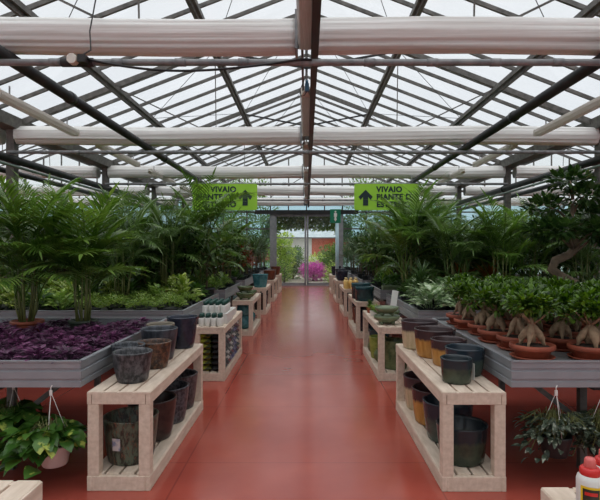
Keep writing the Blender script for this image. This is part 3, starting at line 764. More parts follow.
# left bench four .. six
pot('aqua tapered pot on top of the bench, purple plant side','g_aqua',-1.17,12.65,BT,.2,.33,.15,'pots on the aqua topped bench')
pot('dark pot on the shelf under the aqua topped bench','g_dark',-1.17,12.6,BS,.17,.36,.13,'pots on the aqua topped bench')
pot('second dark pot on the shelf under the aqua topped bench','g_navy',-1.17,13.05,BS,.17,.36,.13,'pots on the aqua topped bench')
pot('rust brown pot on the bench behind the aqua pot bench','g_rust',-1.17,15.8,BT,.19,.3,.15,'brown pots, purple plant side')
pot('dark brown pot beside the rust pot, same bench','g_dark',-1.17,16.3,BT,.18,.3,.15,'brown pots, purple plant side')
pot('dark pot on the shelf under the rust brown pot','g_dark',-1.17,15.8,BS,.17,.36,.13,'brown pots, purple plant side')
pot('dark brown wide pot on the last bench, purple plant side','g_rust',-1.17,18.9,BT,.19,.32,.15,'pots on the last bench, purple plant side')
pot('dark pot under the wide brown pot on the last bench shelf','g_dark',-1.17,18.9,BS,.17,.36,.13,'pots on the last bench, purple plant side')
# ------------------------------------------------------------------ metal growing tables
def rim_profile():   # outward (u) vs z: ribbed aluminium edge .175 high
    return [(0,0),(.012,0),(.012,.035),(.004,.04),(.004,.052),(.014,.057),(.014,.105),(.004,.11),(.004,.122),(.013,.127),(.013,.163),(.02,.168),(.02,.178),(-.012,.178),(-.012,.17),(0,.165)]
TZ=.68
def table(x0,x1,y0,y1,label,tt=.08):
    t=thing('growing_table',label,'table',((x0+x1)/2,y0,0),0,'metal growing tables')
    hx=(x1-x0)/2; L=y1-y0; pr=rim_profile()
    obj('tray_base',MB().bb(-hx+.001,hx-.001,.001,L-.001,TZ+.01,TZ+tt),M['rail'],t)
    obj('rim',MB().prism([(-u,TZ+z) for u,z in pr],'x',-hx-.012,hx+.012),M['alu'],t)
    obj('rim',MB().prism([(L+u,TZ+z) for u,z in pr],'x',-hx-.012,hx+.012),M['alu'],t)
    for s in (-1,1): obj('rim',MB().prism([(s*(hx+u),TZ+z) for u,z in pr],'y',0,L),M['alu'],t)
    for s in (-1,1):
        cx=s*(hx-.63)
        for y in (.3,L-.3):
            obj('leg',MB().bb(cx-.025,cx+.025,y-.025,y+.025,0,TZ),M['steel'],t)
            obj('brace',MB().bar((cx+s*.42,y,TZ-.01),(cx,y,TZ-.34),.035,.035),M['steel'],t)
        obj('foot_beam',MB().bb(cx-.03,cx+.03,.1,L-.1,TZ-.05,TZ+.03),M['darksteel'],t)
    for y in (.3,L-.3): obj('cross_beam',MB().bb(-hx+.1,hx-.1,y-.03,y+.03,TZ-.06,TZ+.0),M['darksteel'],t)
    return t
TY=[3.36,6.15,9.3,12.3,15.5,18.6]
KIND_L=['with purple plants','with pale variegated plants','with low dark plants','with red cordylines','with dracaenas and shrubs','with shrubs by the end wall']
KIND_R=['with the bonsai rows','with silver leaved plants','with low green plants','with dark dracaenas','with palms beside the exit sign','with shrubs by the end wall']
for k,y in enumerate(TY):
    L=2.1 if k==0 else 2.45 if k<5 else 2.4
    table(-5.1,-1.525,y,y+L,'long aluminium edged growing table '+KIND_L[k]+', purple side'*(k>0),.045 if k==0 else .08)
    table(1.385,5.1,y,y+L,'long aluminium edged growing table '+KIND_R[k]+', bonsai side'*(k>0),.15 if k==0 else .08)
TT=TZ+.08          # tray surface
def vis(x,y,m=.55): return abs(x)<.605*y+m
# ------------------------------------------------------------------ plants: prototypes
def pot_part(t,r,h,mat,soil=True):
    obj('pot',MB().lathe([(.001,0),(r*.76,0),(r*.78,.006),(r*.93,h*.78),(r*.93,h*.8),(r*1.02,h*.82),(r*1.02,h),(r*.93,h),(r*.9,h*.9),(.001,h*.88)],26),M[mat],t)
def frond_mesh(elev,L,npairs,ll,lw,droop,seed,mat,lift=.1,ldroop=.7):
    global R
    R0=R; R=random.Random(seed); m=MB(); N=18; p=V((0,0,0)); pts=[p.copy()]; ds=[]
    for i in range(N):
        t=i/N; a=elev-droop*t**1.3; d=V((math.cos(a),0,math.sin(a))); ds.append(d); p=p+d*(L/N); pts.append(p.copy())
    ds.append(ds[-1])
    m.tube(pts,[.009*(1-i/N)+.0025 for i in range(N+1)],5)
    for k in range(npairs):
        t=.26+.74*(k+.5)/npairs; f=t*N; i=min(N-1,int(f)); q=pts[i].lerp(pts[i+1],f-i); d=ds[i]
        prof=math.sin(PI*min(1,(.25+.75*(k+.5)/npairs)))**.6
        for s in (-1,1):
            up=V((0,1,0)).cross(d)*-1
            dd=d*(.55+.5*k/npairs)+V((0,s*R.uniform(.75,.95),0))+V((0,0,lift))
            m.leaf(q,dd,ll*prof*R.uniform(.9,1.08),lw,ldroop*R.uniform(.7,1.3),5,'long',.22)
    m.leaf(pts[-1],ds[-1],ll*.6,lw,.3,4,'long')
    R=R0; me=m.mesh('frond'); me.materials.append(M[mat]); return me
FR_SET={}
def fset(key,mat,L,npairs,ll,lw,droop=1.1,ldroop=.7):
    FR_SET[key]=[frond_mesh(math.radians(e),L*f,npairs,ll,lw,droop*dr,i*7+len(key),mat,.1,ldroop) for i,(e,f,dr) in enumerate(((84,1.05,.7),(74,1.05,1.0),(64,1,1.15),(52,.95,1.2),(36,.85,1.1),(14,.7,.9)))]
fset('kentia','palm',.95,16,.40,.034,1.2)
fset('broad','palm',.85,11,.44,.05,1.0,.5)
fset('areca','palm2',.9,24,.30,.02,1.3)
def palm(label,key,canes,nf,H,potmat,potr=.16,poth=.15,seed=0,spread=.1,name='potted_palm',group='potted palms'):
    rr=random.Random(seed); t=thing(name,label,'palm',(0,0,0),0,group)
    pot_part(t,potr,poth,potmat)
    for c in range(canes):
        a=c*2.4+rr.uniform(-.3,.3); r0=potr*.45*rr.random()+.02; h=H*(rr.uniform(.78,1.0) if c%3 else rr.uniform(.3,.6))
        b=V((r0*math.cos(a),r0*math.sin(a),poth*.85)); e=V((spread*math.cos(a)*rr.uniform(.5,1.2),spread*math.sin(a)*rr.uniform(.5,1.2),poth+h))
        mid=b.lerp(e,.5)+V((.02*math.cos(a),.02*math.sin(a),0))
        obj('cane',MB().tube([b,mid,e],[.013,.010,.006],7),M['cane'],t)
        for k in range(nf):
            j=int((k+.5)/nf*4.6); j=max(0,min(4,j+rr.choice([-1,0,0,1])))
            f=bpy.data.objects.new('frond',FR_SET[key][j]); C.objects.link(f); f.parent=t
            f.location=b.lerp(e,1-.25*k/nf); f.rotation_euler=(rr.uniform(-.12,.12),rr.uniform(-.1,.1),a+k*2.4+rr.uniform(-.4,.4))
            f.scale=(rr.uniform(.8,1.02),)*3
    return t
def cluster(m,c,rad,n,L,W,prof='ovate',flat=.0,chip=False,shell=.5,droop=.5,up=.3):
    for i in range(n):
        while True:
            p=V((R.uniform(-1,1),R.uniform(-1,1),R.uniform(-1,1)))
            if shell<p.length<1: break
        q=V((c[0]+p.x*rad[0],c[1]+p.y*rad[1],c[2]+p.z*rad[2]))
        d=p.normalized()+V((R.uniform(-.6,.6),R.uniform(-.6,.6),R.uniform(-.4,.6)+up))
        s=R.uniform(.7,1.15)
        if chip: m.chip(q,d,L*s,W*s,R.uniform(-.6,.6))
        else: m.leaf(q,d,L*s,W*s,droop,3,prof,.15,R.uniform(-.5,.5))
def bonsai(seed):
    global R
    R0=R; R=random.Random(seed)
    t=thing('ficus_bonsai','bonsai','bonsai')
    obj('saucer',MB().lathe([(.001,0),(.115,0),(.145,.022),(.138,.024),(.11,.008),(.001,.008)],28),M['terra'],t)
    obj('pot',MB().lathe([(.001,.009),(.1,.009),(.118,.06),(.121,.062),(.14,.068),(.146,.074),(.146,.1),(.138,.103),(.128,.1),(.12,.09),(.001,.088)],30),M['terra'],t)
    obj('soil',MB().lathe([(.001,.096),(.06,.094),(.126,.088)],22),M['soil'],t)
    r=MB(); n=R.choice([4,5])
    for k in range(n):
        a=k*2*PI/n+R.uniform(-.3,.3); x=math.cos(a); y=math.sin(a); w=R.uniform(.75,1.25)
        r.tube([(x*.085,y*.085,.075),(x*.07,y*.07,.11),(x*.062*w,y*.062*w,.135),(x*.04,y*.04,.17),(x*.014,y*.014,.21),(0,0,.235)],[.006,.012*w,.02*w,.028*w,.022,.013],9)
    r.tube([(0,0,.11),(.01,0,.16),(0,.005,.21),(.01,0,.27),(0,0,.34)],[.025,.034,.026,.016,.008],10)
    for k in range(6):
        a=k*1.05+R.random(); r.tube([(0,0,.23),(.05*math.cos(a),.05*math.sin(a),.27),(.11*math.cos(a),.11*math.sin(a),.31+.03*R.random())],[.01,.007,.003],6)
    obj('root_trunk',r,M['root'],t)
    m=MB()
    for k in range(12):
        a=k*2.4; q=[.02,.09,.115][k%3]; cluster(m,(q*math.cos(a),q*math.sin(a),.37+R.uniform(-.03,.07)-.35*q),(.08,.08,.062),84,.044,.026,shell=.4,droop=.4)
    obj('foliage',m,M['ficus'],t)
    R=R0; return t
def low_plant(name,label,mat,r,h,n,L,W,prof='ovate',potm='black_pot',seed=1,chip=False,droop=.8,cat='plant'):
    global R
    R0=R; R=random.Random(seed); t=thing(name,label,cat); pot_part(t,r*.42,.06,potm); m=MB()
    for i in range(n):
        a=R.uniform(0,2*PI); q=R.random()**.6; e=1.35*(1-q)+.15
        b=V((math.cos(a)*r*.28*q,math.sin(a)*r*.28*q,.09))
        tip=V((math.cos(a)*r*q*.8,math.sin(a)*r*q*.8,.1+h*(1-.8*q*q)*R.uniform(.5,1)))
        d=(tip-b)*.5+V((math.cos(a),math.sin(a),.25))*.3*r
        if chip: m.chip(tip,d,L*R.uniform(.7,1.2),W,R.uniform(-.7,.7))
        else: m.leaf(tip-d.normalized()*L*.4,d,L*R.uniform(.75,1.15),W*R.uniform(.8,1.1),droop,4,prof,.15,R.uniform(-.4,.4))
        if not chip and i%3==0: m.tube([b,tip-d.normalized()*L*.4],.003,4)
    obj('foliage',m,M[mat],t); R=R0; return t
def rosette(name,label,mat,H,n,L,W,canes=1,potm='black_pot',seed=3,droop=.9,prof='strap',potr=.13,cat='plant'):
    global R
    R0=R; R=random.Random(seed); t=thing(name,label,cat); pot_part(t,potr,.15,potm); m=MB(); c=MB()
    for k in range(canes):
        a=k*2.1; h=H*R.uniform(.7,1) if k else H
        tp=V((.09*k*math.cos(a)*.7,.09*k*math.sin(a)*.7,.13+h))
        c.tube([(.03*math.cos(a),.03*math.sin(a),.12),tp],[.018,.014],7)
        for i in range(n):
            b=R.uniform(0,2*PI); e=1.45-1.6*(i/n)
            d=V((math.cos(b)*math.cos(e),math.sin(b)*math.cos(e),math.sin(e)))
            m.leaf(tp-V((0,0,.16*h*(i/n))),d,L*R.uniform(.8,1.1),W,droop*R.uniform(.6,1.2),5,prof,.2)
    obj('cane',c,M['bark'],t); obj('foliage',m,M[mat],t); R=R0; return t
def shrub(name,label,mat,H,rad,n,L,W,potm='black_pot',seed=5,prof='ovate',cat='shrub',potr=.15,trunk=.4):
    global R
    R0=R; R=random.Random(seed); t=thing(name,label,cat); pot_part(t,potr,.2,potm); m=MB(); c=MB()
    c.tube([(0,0,.15),(.02,0,H*.4),(0,.02,H*.8)],[.02,.016,.008],7)
    K=12
    for k in range(K):
        z=.2+H*(trunk+(1-trunk)*(k+.5)/K)-.05; a=k*2.4; q=rad*R.uniform(.3,.7)*math.sin(PI*min(1,(k+1.5)/(K+1)))**.5
        cc=(q*math.cos(a),q*math.sin(a),z); c.tube([(0,0,z-.12),cc],[.007,.004],5)
        cluster(m,cc,(rad*.5,rad*.5,rad*.4),n//K,L,W,prof,shell=.3,droop=.7,up=.15)
    obj('stem',c,M['bark'],t); obj('foliage',m,M[mat],t); R=R0; return t
# ------------------------------------------------------------------ table 1, purple side
pp=[low_plant('purple_bedding_plant','p','purple' if i%2 else 'purpled',.17,.075,84,.065,.026,'lance','black_pot',20+i) for i in range(4)]
def near_any(x,y,pts,d): return any((x-a)**2+(y-b)**2<d*d for a,b in pts)
skip=[(-2.76,5.0),(-2.27,5.1)]
cnt=0
for r in range(8):
    for c in range(15):
        x=-1.67-.21*c+R.uniform(-.03,.03); y=3.52+.235*r+R.uniform(-.03,.03)
        if not vis(x,y,.3) or near_any(x,y,skip,.2): continue
        cnt+=1
        place(pp[(r*3+c)%4],(x,y,TZ+.045),R.uniform(0,6),f'purple leaved bedding plant, {ORD[r+1]} row from the front rim, {ORD[c+1]} from the aisle','purple bedding plants',R.uniform(.9,1.15))
print('purple',cnt)
small=[]
p=palm('tall potted palm in a terracotta pot standing among the purple plants','kentia',13,3,.82,'terra',.17,.2,11,.13); place(p,(-2.78,4.98,TZ+.045),0,s=.88)
p=palm('potted palm with broad upright blades in a dark pot among the purple plants','broad',11,3,.72,'green_pot',.16,.19,12,.1); place(p,(-2.27,5.08,TZ+.045),.6,s=.88)
p=palm('palm in a terracotta pot among the pale variegated plants','areca',10,3,.9,'terra',.15,.2,13,.1); place(p,(-2.3,8.25,TT),0)
# ------------------------------------------------------------------ table 1, bonsai side
bs=[bonsai(31+i) for i in range(4)]
n=0
for r in range(6):
    for c in range(10):
        x=1.575+.335*c+(.05 if r%2 else 0)+R.uniform(-.02,.02); y=3.53+.335*r+R.uniform(-.02,.02)
        if r==0: x=1.6+.4*c
        if not vis(x,y,.3) or near_any(x,y,[(2.78,5.2)],.3): continue
        place(bs[(r+2*c)%4],(x,y,TZ+.15),R.uniform(0,6),f'ficus bonsai in a terracotta pot, {ORD[r+1]} row from the rim, {ORD[c+1]} from the aisle','ficus bonsai in terracotta pots',R.uniform(.95,1.08))
# big S shaped bonsai
t=thing('ficus_tree','large S shaped ficus with dark cloud crown behind the small bonsai','bonsai',(2.78,5.22,TZ+.15))
obj('pot',pot_mb(.2,.18,.16),M['terra'],t)
tr=MB(); pts=[(.02,0,.1),(.04,0,.32),(.02,0,.42),(-.12,0,.49),(-.22,0,.57),(-.18,0,.66),(-.03,.02,.72),(.05,.02,.81),(.02,0,.92),(-.02,0,1.05),(.0,0,1.25)]
tr.tube(pts,[.06,.055,.052,.05,.048,.046,.042,.038,.034,.028,.016],12)
br=[(-.3,0,.98),(.32,0,.92),(-.24,.1,1.24),(.1,-.05,1.34),(.0,.05,1.5),(.3,.1,1.14),(-.18,-.15,.98),(.22,-.14,.98)]
for b in br: tr.tube([(0,0,max(.7,b[2]-.2)),(b[0]*.5,b[1]*.5,b[2]-.06),b],[.018,.012,.006],7)
obj('trunk',tr,M['bark'],t)
m=MB()
for b in br: cluster(m,b,(.2,.2,.095),230,.085,.05,shell=.2,droop=.5)
obj('foliage',m,M['ficusd'],t)
# ------------------------------------------------------------------ protos for the rest
PR={
 'sedum':[low_plant('low_plant','x','sedum',.23,.15,330,.04,.02,'ovate',seed=40+i,chip=True) for i in range(2)],
 'varieg':[low_plant('variegated_plant','x','varieg',.27,.3,70,.125,.066,'ovate',seed=44+i) for i in range(3)],
 'light':[low_plant('leafy_plant','x','light',.24,.24,90,.09,.045,'ovate',seed=48+i) for i in range(2)],
 'green':[low_plant('leafy_plant','x','shrubm',.23,.28,60,.11,.06,'ovate',seed=52+i) for i in range(2)],
 'silver':[low_plant('silver_leaved_plant','x','silver',.28,.27,62,.16,.075,'lance',seed=55+i) for i in range(3)],
 'dark':[low_plant('leafy_plant','x','shrub',.26,.34,60,.13,.065,'ovate',seed=58+i) for i in range(2)],
 'cordy':[rosette('cordyline','x','cordy',.42,46,.42,.04,1,seed=61),rosette('cordyline','x','cordy',.55,40,.4,.038,2,seed=62)],
 'drac':[rosette('dracaena','x','yucca',.55,60,.5,.03,2,seed=64),rosette('dracaena','x','yucca',.75,60,.55,.032,2,seed=65)],
 'brom':[rosette('bromeliad','x','brom',.08,34,.34,.04,1,seed=67,droop=.7)],
 'fern':[rosette('fern','x','shrubm',.1,46,.42,.035,1,seed=68,droop=1.3,prof='lance')],
 'bush':[shrub('leafy_shrub','x','shrub',.9,.42,420,.12,.062,seed=70),shrub('leafy_shrub','x','ficusd',1.05,.42,420,.11,.055,seed=71),shrub('leafy_shrub','x','shrubm',.75,.4,380,.11,.055,seed=72)],
 'tree':[shrub('potted_tree','x','shrub',2.3,.75,800,.16,.075,seed=75,cat='tree',potr=.22,trunk=.35),shrub('potted_tree','x','ficusd',2.6,.8,800,.15,.07,seed=76,cat='tree',potr=.22,trunk=.4)],
 'palm':[palm('x','kentia',9,3,.85,'black_pot',seed=80,spread=.16),palm('x','areca',10,3,.85,'black_pot',seed=81,spread=.16),palm('x','areca',10,3,.7,'black_pot',seed=82,spread=.18)],
}
DESC={'sedum':'low fine leaved pale green plant','varieg':'pale variegated leafy plant','light':'light green leafy plant','green':'mid green leafy plant','silver':'silver patterned leafy plant',
 'dark':'dark green leafy plant','cordy':'red leaved cordyline','drac':'spiky dracaena','brom':'orange bromeliad rosette','fern':'arching green fern','bush':'dark leafy shrub','tree':'tall dark potted tree','palm':'tall feathery palm'}
GRP={'sedum':'low pale plants','varieg':'variegated plants','light':'light green plants','green':'green plants','silver':'silver plants','dark':'dark leafy plants','cordy':'red cordylines','drac':'dracaenas','brom':'bromeliads','fern':'ferns','bush':'leafy shrubs','tree':'tall potted trees','palm':'tall palms in the rows'}
num={}
def put(kind,x,y,z,where,s=1):
    k=num.get(kind,0); num[kind]=k+1; L=PR[kind]
    place(L[k%len(L)],(x,y,z),R.uniform(0,6),f'{DESC[kind]}, {where}',GRP[kind],s*R.uniform(.92,1.08))
SIDE={-1:'purple side',1:'bonsai side'}
def grid(tb,side,kindf,dx,dy,x0,ncol,avoid=(),ad=.22,z=TT,y0=.18,rows=None):
    y=TY[tb]+y0; r=0
    while y<TY[tb]+2.4 and (rows is None or r<rows):
        for c in range(ncol):
            x=side*(x0+dx*c+(dx*.3 if r%2 else 0)+R.uniform(-.04,.04)); yy=y+R.uniform(-.04,.04)
            if abs(x)>5.0 or not vis(x,yy,.35) or near_any(x,yy,avoid,ad): continue
            kd=kindf(r,c)
            if kd: put(kd,x,yy,z,f'{ORD[tb+1]} table, {SIDE[side]}, {ORD[r+1]} row, {ORD[c+1]} from the aisle',1.15 if kd in ('silver','varieg') else 1)
        y+=dy; r+=1
# palms (position, kind) that stand on tables
PL=[('areca',-2.7,7.35,2.1,1.0),('kentia',-2.05,9.7,2.1,1.2),('kentia',-4.35,8.3,2,1.12),('kentia',-3.9,10.4,2,1.15),('areca',-4.6,7.3,2,1.0),('areca',-3.0,11.3,2,1.1),('kentia',-3.3,9.6,1,1.05),
    ('kentia',1.72,8.35,2,1.08),('areca',2.05,9.6,2,1.1),('areca',2.35,7.75,2,1.0),('kentia',2.9,7.5,2,.88),('areca',3.5,9.6,2,1.0),('kentia',3.7,8.3,2,.95),('areca',4.4,7.9,2,.95),('kentia',2.7,10.8,2,1.15),('areca',1.95,12.6,2,1.1),('kentia',2.5,13.4,2,1.1),('areca',4.6,9.8,2,1.0),
    ('areca',-4.9,10.9,2,1.1),('kentia',-2.1,13.2,2,1.0),('areca',-3.4,13.6,2,1.2),('areca',-4.6,13.2,2,1.15),('kentia',3.6,12.8,2,1.2),('areca',4.7,12.7,2,1.1)]
AV=[(a[1],a[2]) for a in PL]+[(-2.3,8.25),(1.72,7.0),(1.55,9.5),(1.75,9.45),(1.95,9.5),(2.95,8.0),(2.5,8.1),(2.95,7.75),(2.5,7.8)]
for i,(key,x,y,_,s) in enumerate(PL):
    L=[PR['palm'][0]] if key=='kentia' else PR['palm'][1:]
    tb=max(k for k in range(6) if TY[k]<=y)
    pos=f'{ORD[tb+1]} table {SIDE[1 if x>0 else -1]}, about {ORD[max(1,round((abs(x)-1)/.5))]} palm step from the aisle'
    dd='tall wide fronded palm' if key=='kentia' else 'tall feathery palm'
    yb='front' if y-TY[tb]<.9 else 'middle' if y-TY[tb]<1.6 else 'back'
    place(L[i%len(L)],(x,y,TT),R.uniform(0,6),f'{dd}, {yb} of {ORD[tb+1]} {SIDE[1 if x>0 else -1]} table, {round(abs(x)-1.1,1)}m from aisle','tall palms in the rows',s)
# table 2
grid(1,-1,lambda r,c:('sedum' if c<4 and r<3 else 'bush' if r>5 else 'dark' if r>4 else ('varieg','green','light','varieg','green','dark')[(r*7+c*5)%6]),.34,.36,1.72,10,AV)
grid(1,1,lambda r,c:('silver' if r<4 and c<7 else 'green' if r<5 else 'dark' if r<6 else 'bush'),.36,.36,1.6,10,AV)
put('brom',2.95,8.0,TT,'orange flush between shrubs on the second bonsai side table',1.55)
put('brom',2.5,8.1,TT,'beside the other bromeliad, nearer the aisle',1.45)
put('drac',1.62,7.0,TT,'aisle edge of the silver leaved table',.62)
put('fern',3.4,8.5,TT+.05,'behind the silver leaved plants')
# table 3
grid(2,-1,lambda r,c:('light' if c==0 and r<4 else 'varieg' if c==1 and r==1 else 'green' if c<3 and r<3 else 'dark' if r<3 else 'bush'),.45,.5,1.75,8,AV,.25)
grid(2,1,lambda r,c:('green' if c<3 and r<4 else 'dark' if r<3 else 'bush'),.45,.5,1.62,8,AV,.25)
# table 4
grid(3,-1,lambda r,c:('green' if c==0 and r<2 else 'cordy' if (r+c)%3 and c<3 else 'drac' if c<4 else 'bush'),.5,.55,1.75,7,AV,.25)
grid(3,1,lambda r,c:('bush' if c==0 and r==0 else 'drac' if c<3 else 'bush'),.5,.55,1.65,7,AV,.25)
# tables 5, 6
grid(4,-1,lambda r,c:('drac' if c<2 else 'cordy' if c==2 and r==1 else 'bush'),.62,.75,1.75,6,AV)
grid(4,1,lambda r,c:('drac' if c<2 else 'bush'),.62,.75,1.65,6,AV)
grid(5,-1,lambda r,c:('drac' if c==0 else 'bush'),.7,.8,1.75,5,AV)
grid(5,1,lambda r,c:('drac' if c==0 else 'bush'),.7,.8,1.65,5,AV)
# trees on the floor of the outer spans
k=0
for r,y in enumerate((7.6,9.0,10.4,11.8,13.4,15.0,17.0,19.2)):
    for c in range(6):
        x0=6.35+1.05*c+(.4 if r%2 else 0)
        for s in (-1,1):
            x=s*(x0+R.uniform(-.12,.12)); yy=y+R.uniform(-.15,.15)
            if vis(x,yy,.7) and x0<.61*y+.8: put('tree',x,yy,0,f'outer span beyond the {SIDE[s]}, {ORD[r+1]} row, {ORD[c+1]} from the columns',.95)
# trees behind the last tables on both sides of the door
for s in (-1,1):
    for c,x in enumerate((2.3,3.3,4.4)): put('tree',s*x,21.5,0,f'against the end wall, {SIDE[s]}, {ORD[c+1]} from the door',.9)
# ------------------------------------------------------------------ hanging baskets under the tables
def basket(label,x,y,z,mat,potm,leafL,leafW,prof,n,rad,droplen,hook,name,seed,side):
    global R
    R0=R; R=random.Random(seed); t=thing(name,label,'plant',(x,y,z))
    obj('pot',MB().lathe([(.001,-.13),(.075,-.13),(.082,-.12),(.105,0),(.108,.012),(.1,.012),(.09,-.04),(.001,-.04)],30),M[potm],t)
    hk=V(hook)-V((x,y,z)); s_=MB()
    for k in range(3):
        a=k*2*PI/3+.5; obj('hanger_string',MB().tube([(.1*math.cos(a),.1*math.sin(a),0),hk*.97],.002,5),M['cord'],t)
    obj('hook',MB().box(hk-V((0,0,.015)),(.018,.008,.035)).tube([hk-V((0,0,.01)),hk+V((.0,0,.02)),hk+V((.008,.0,.035))],.0035,6),M['cord'],t)
    m=MB(); v=MB()
    for i in range(n):
        a=R.uniform(0,2*PI); q=R.uniform(.25,1)
        x_=math.cos(a)*rad[0]*q; y_=math.sin(a)*rad[1]*q; z_=.05+.12*(1-q)+R.uniform(-droplen,.06)*q
        if rad[0]>.28: x_=x_*.75-.09
        if x_>-.02 and abs(x_)<.2 and y_<0: z_=max(z_,.07+.05*R.random())
        if x_*x_+y_*y_<.0121 and z_<0: z_=.06
        p=V((x_,y_,z_)); d=V((math.cos(a),math.sin(a),R.uniform(-.5,.5)))+V((R.uniform(-.5,.5),R.uniform(-.5,.5),0))
        m.leaf(p,d,leafL*R.uniform(.65,1.1),leafW*R.uniform(.7,1.05),R.uniform(.5,1.1),5,prof,.18,R.uniform(-.6,.6))
        if i%3==0: v.tube([(math.cos(a)*.06,math.sin(a)*.06,0),(x_*.6,y_*.6,max(z_,0)+.06),p],.003,4)
    obj('foliage',m,M[mat],t); obj('vine',v,M['cane'],t); R=R0; return t
M['blush']=plain('blush_plastic',lin(206,184,178),lin(216,196,190),.45,0,4)
basket('hanging pothos with variegated heart leaves in a blush pot under the purple table',-1.72,3.42,.265,'pothos','blush',.155,.11,'heart',150,(.30,.2),.24,(-1.70,3.325,.665),'hanging_pothos',91,-1)
basket('second hanging pothos in shade behind the blush pot, under the purple table',-2.12,3.62,.33,'pothos','black_pot',.15,.11,'heart',110,(.32,.22),.24,(-2.12,3.62,.62),'hanging_pothos',92,-1)
basket('dark leaved hanging hoya under the front rim of the bonsai table',1.70,3.42,.33,'hoya','black_pot',.075,.04,'ovate',260,(.24,.17),.2,(1.66,3.325,.665),'hanging_hoya',93,1)
basket('second dark hanging hoya under the bonsai table, behind the red capped bottles',2.03,3.42,.33,'hoya','black_pot',.075,.04,'ovate',260,(.22,.17),.2,(1.97,3.325,.655),'hanging_hoya',94,1)
# ------------------------------------------------------------------ outdoors, seen through the door
def gtree(label,x,y,H,rad,mat,n,L,trunk=.3,name='garden_tree',cat='tree',seed=1):
    global R
    R0=R; R=random.Random(seed); t=thing(name,label,cat,(x,y,-.02)); c=MB(); m=MB()
    c.tube([(0,0,0),(.03,0,H*.4),(0,0,H*.8)],[.05+.01*H,.04,.015],8)
    K=14
    for k in range(K):
        z=H*(trunk+(1-trunk)*(k+.5)/K); a=k*2.4; q=rad*.6*math.sin(PI*(k+1)/(K+1.5))**.5
        cluster(m,(q*math.cos(a),q*math.sin(a),z),(rad*.55,rad*.55,max(.25,rad*.35)),n//K,L,L*.5,chip=True,shell=.3)
        c.tube([(0,0,z*.85),(q*math.cos(a),q*math.sin(a),z)],[.02,.008],5)
    obj('trunk',c,M['bark'],t); obj('foliage',m,M[mat],t); R=R0; return t
gtree('bright yellow green garden shrub outside, at the hinge side of the door glass'.replace('hinge','purple plant'),-1.35,26,2.3,.75,'outleaf',3600,.15,.1,'garden_shrub','shrub',1)
gtree('darker garden bush outside behind the middle of the door',-.75,28,1.6,.7,'outdark',2600,.14,.1,'garden_shrub','shrub',2)
gtree('green garden bush outside at the exit sign side of the door',1.45,27,1.8,.8,'outdark',3000,.14,.1,'garden_shrub','shrub',3)
gtree('light green garden bush outside behind the pink flowers',.95,30,1.25,.9,'outleaf',2600,.14,.1,'garden_shrub','shrub',4)
gtree('low green bush outside at the foot of the door glass',-1.1,24.6,.9,.45,'outdark',700,.09,.1,'garden_shrub','shrub',5)
gtree('low light bush outside beside the exit side door post',1.25,24.7,.8,.45,'outleaf',700,.09,.1,'garden_shrub','shrub',6)
t=gtree('round pink flowering bush outside behind the door glass',.36,26.2,.8,.7,'pink',3000,.11,.3,'flowering_bush','shrub',7)
gtree('tall garden tree outside beyond the purple side of the door',-3.6,27.5,5.2,1.9,'outdark',4200,.2,.3,'garden_tree','tree',8)
gtree('tall garden tree outside beyond the bonsai side of the door',3.9,27.5,5.4,1.9,'outdark',4200,.2,.3,'garden_tree','tree',9)
gtree('big garden tree farther back behind the white building',-9.5,45,6.5,2.8,'outdark',2600,.26,.3,'garden_tree','tree',10)
gtree('big garden tree farther back on the bonsai side of the building',9.5,45,6,2.6,'outdark',2600,.26,.3,'garden_tree','tree',11)
# climber over the doorway outside
m=MB()
for i in range(4200):
    x=R.uniform(-2.1,2.1); z=3.32-.75*R.random()**1.6-(.9*max(0,abs(x)-1.2)*R.random()*1.8)
    m.chip((x,23.1+R.uniform(-.25,.35),z),(R.uniform(-1,1),R.uniform(-1,.3),R.uniform(-1,.3)),.16,.1,R.uniform(-1,1))
for x in (-2.1,2.1): m.tube([(x,23.1,-.02),(x*.98,23.15,1.8),(x*.95,23.1,3.3)],.03,6)
m.tube([(-2.1,23.1,3.3),(0,23.12,3.36),(2.1,23.1,3.3)],.03,6)
o=obj('climbing_vine',m,M['ivy']); o['kind']='stuff'; props(o,'leafy climbing vine hanging over the doorway outside','vine')
b=thing('building','low white building with red brick wall and pale roof beyond the garden','building',(0,38,0))
bw=plain('white_wall',lin(208,206,204),lin(222,220,218),.8,0,3); br_=plain('red_brick_wall',lin(172,82,62),lin(196,104,80),.85,0,8); brf=plain('pale_roof',lin(150,164,170),lin(176,188,192),.6,0,3)
obj('wall',MB().bb(-6,6,0,5,0,2.6),bw,b); obj('brick_band',MB().bb(.4,6.02,-.04,.0,1.1,2.55),br_,b); obj('brick_band',MB().bb(-6.02,-2.6,-.04,.0,.7,1.7),br_,b)
obj('roof',MB().prism([(-.6,2.55),(5.4,2.55),(2.5,4.0)],'x',-6.3,6.3),brf,b)
obj('window',MB().bb(-1.8,-.4,-.05,0,.9,1.8),M['wallglass'],b)
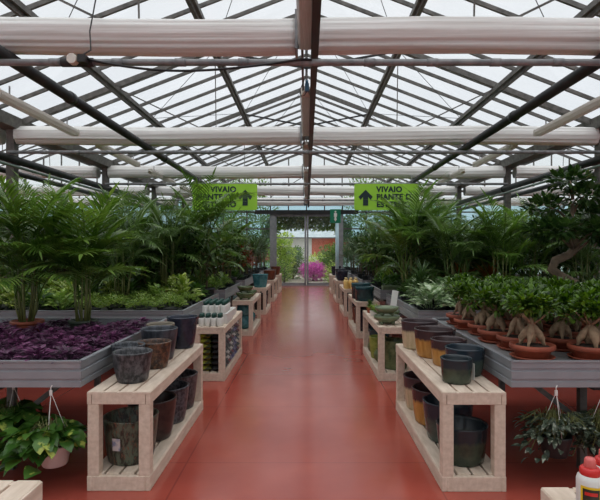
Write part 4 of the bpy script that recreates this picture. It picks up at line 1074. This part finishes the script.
# ------------------------------------------------------------------ world, camera
w=bpy.data.worlds.new('overcast'); sc.world=w; w.use_nodes=True
nt=w.node_tree; bg=nt.nodes['Background']
tc=nt.nodes.new('ShaderNodeTexCoord'); sp=nt.nodes.new('ShaderNodeSeparateXYZ'); nt.links.new(tc.outputs['Generated'],sp.inputs[0])
rp=nt.nodes.new('ShaderNodeValToRGB'); rp.color_ramp.elements[0].color=(.72,.76,.80,1); rp.color_ramp.elements[1].color=(.86,.875,.89,1); e=rp.color_ramp.elements.new(1.0); e.color=(1,1,1,1)
rp.color_ramp.elements[0].position=.0; rp.color_ramp.elements[1].position=.5
nt.links.new(sp.outputs['Z'],rp.inputs[0]); nt.links.new(rp.outputs[0],bg.inputs[0]); bg.inputs[1].default_value=1.0
zr=nt.nodes.new('ShaderNodeMapRange'); zr.inputs[1].default_value=.45; zr.inputs[2].default_value=1.0; zr.inputs[3].default_value=1.0; zr.inputs[4].default_value=2.4
nt.links.new(sp.outputs['Z'],zr.inputs[0]); nt.links.new(zr.outputs[0],bg.inputs[1])
cam=bpy.data.cameras.new('camera'); co=bpy.data.objects.new('camera',cam); C.objects.link(co)
cam.sensor_width=36; cam.lens=30; cam.shift_x=-6.5/600; cam.clip_end=200
co.location=(0,0,EYE); co.rotation_euler=(PI/2,0,0); sc.camera=co
vs=sc.view_settings; vs.view_transform='Standard'; vs.look='None'; vs.gamma=1; vs.exposure=0.12; vs.use_curve_mapping=False
cy=sc.cycles
cy.use_denoising=True; cy.max_bounces=8; cy.transparent_max_bounces=24; cy.diffuse_bounces=4; cy.glossy_bounces=3; cy.sample_clamp_indirect=6
# remove prototypes that were never placed
for L in PR.values():
    for p in L:
        if p.name not in USED:
            for ch in list(p.children): bpy.data.objects.remove(ch)
            bpy.data.objects.remove(p)
dups={k:v for k,v in LABELS.items() if len(v)>1 and k!='x'}
print('DUP LABELS',len(dups),list(dups.items())[:8])
for o in bpy.data.objects:
    if 'label' in o and (o['label']=='x' or not 4<=len(o['label'].split())<=16): print('BAD LABEL',o.name,o['label'])
print('objects',len(bpy.data.objects))
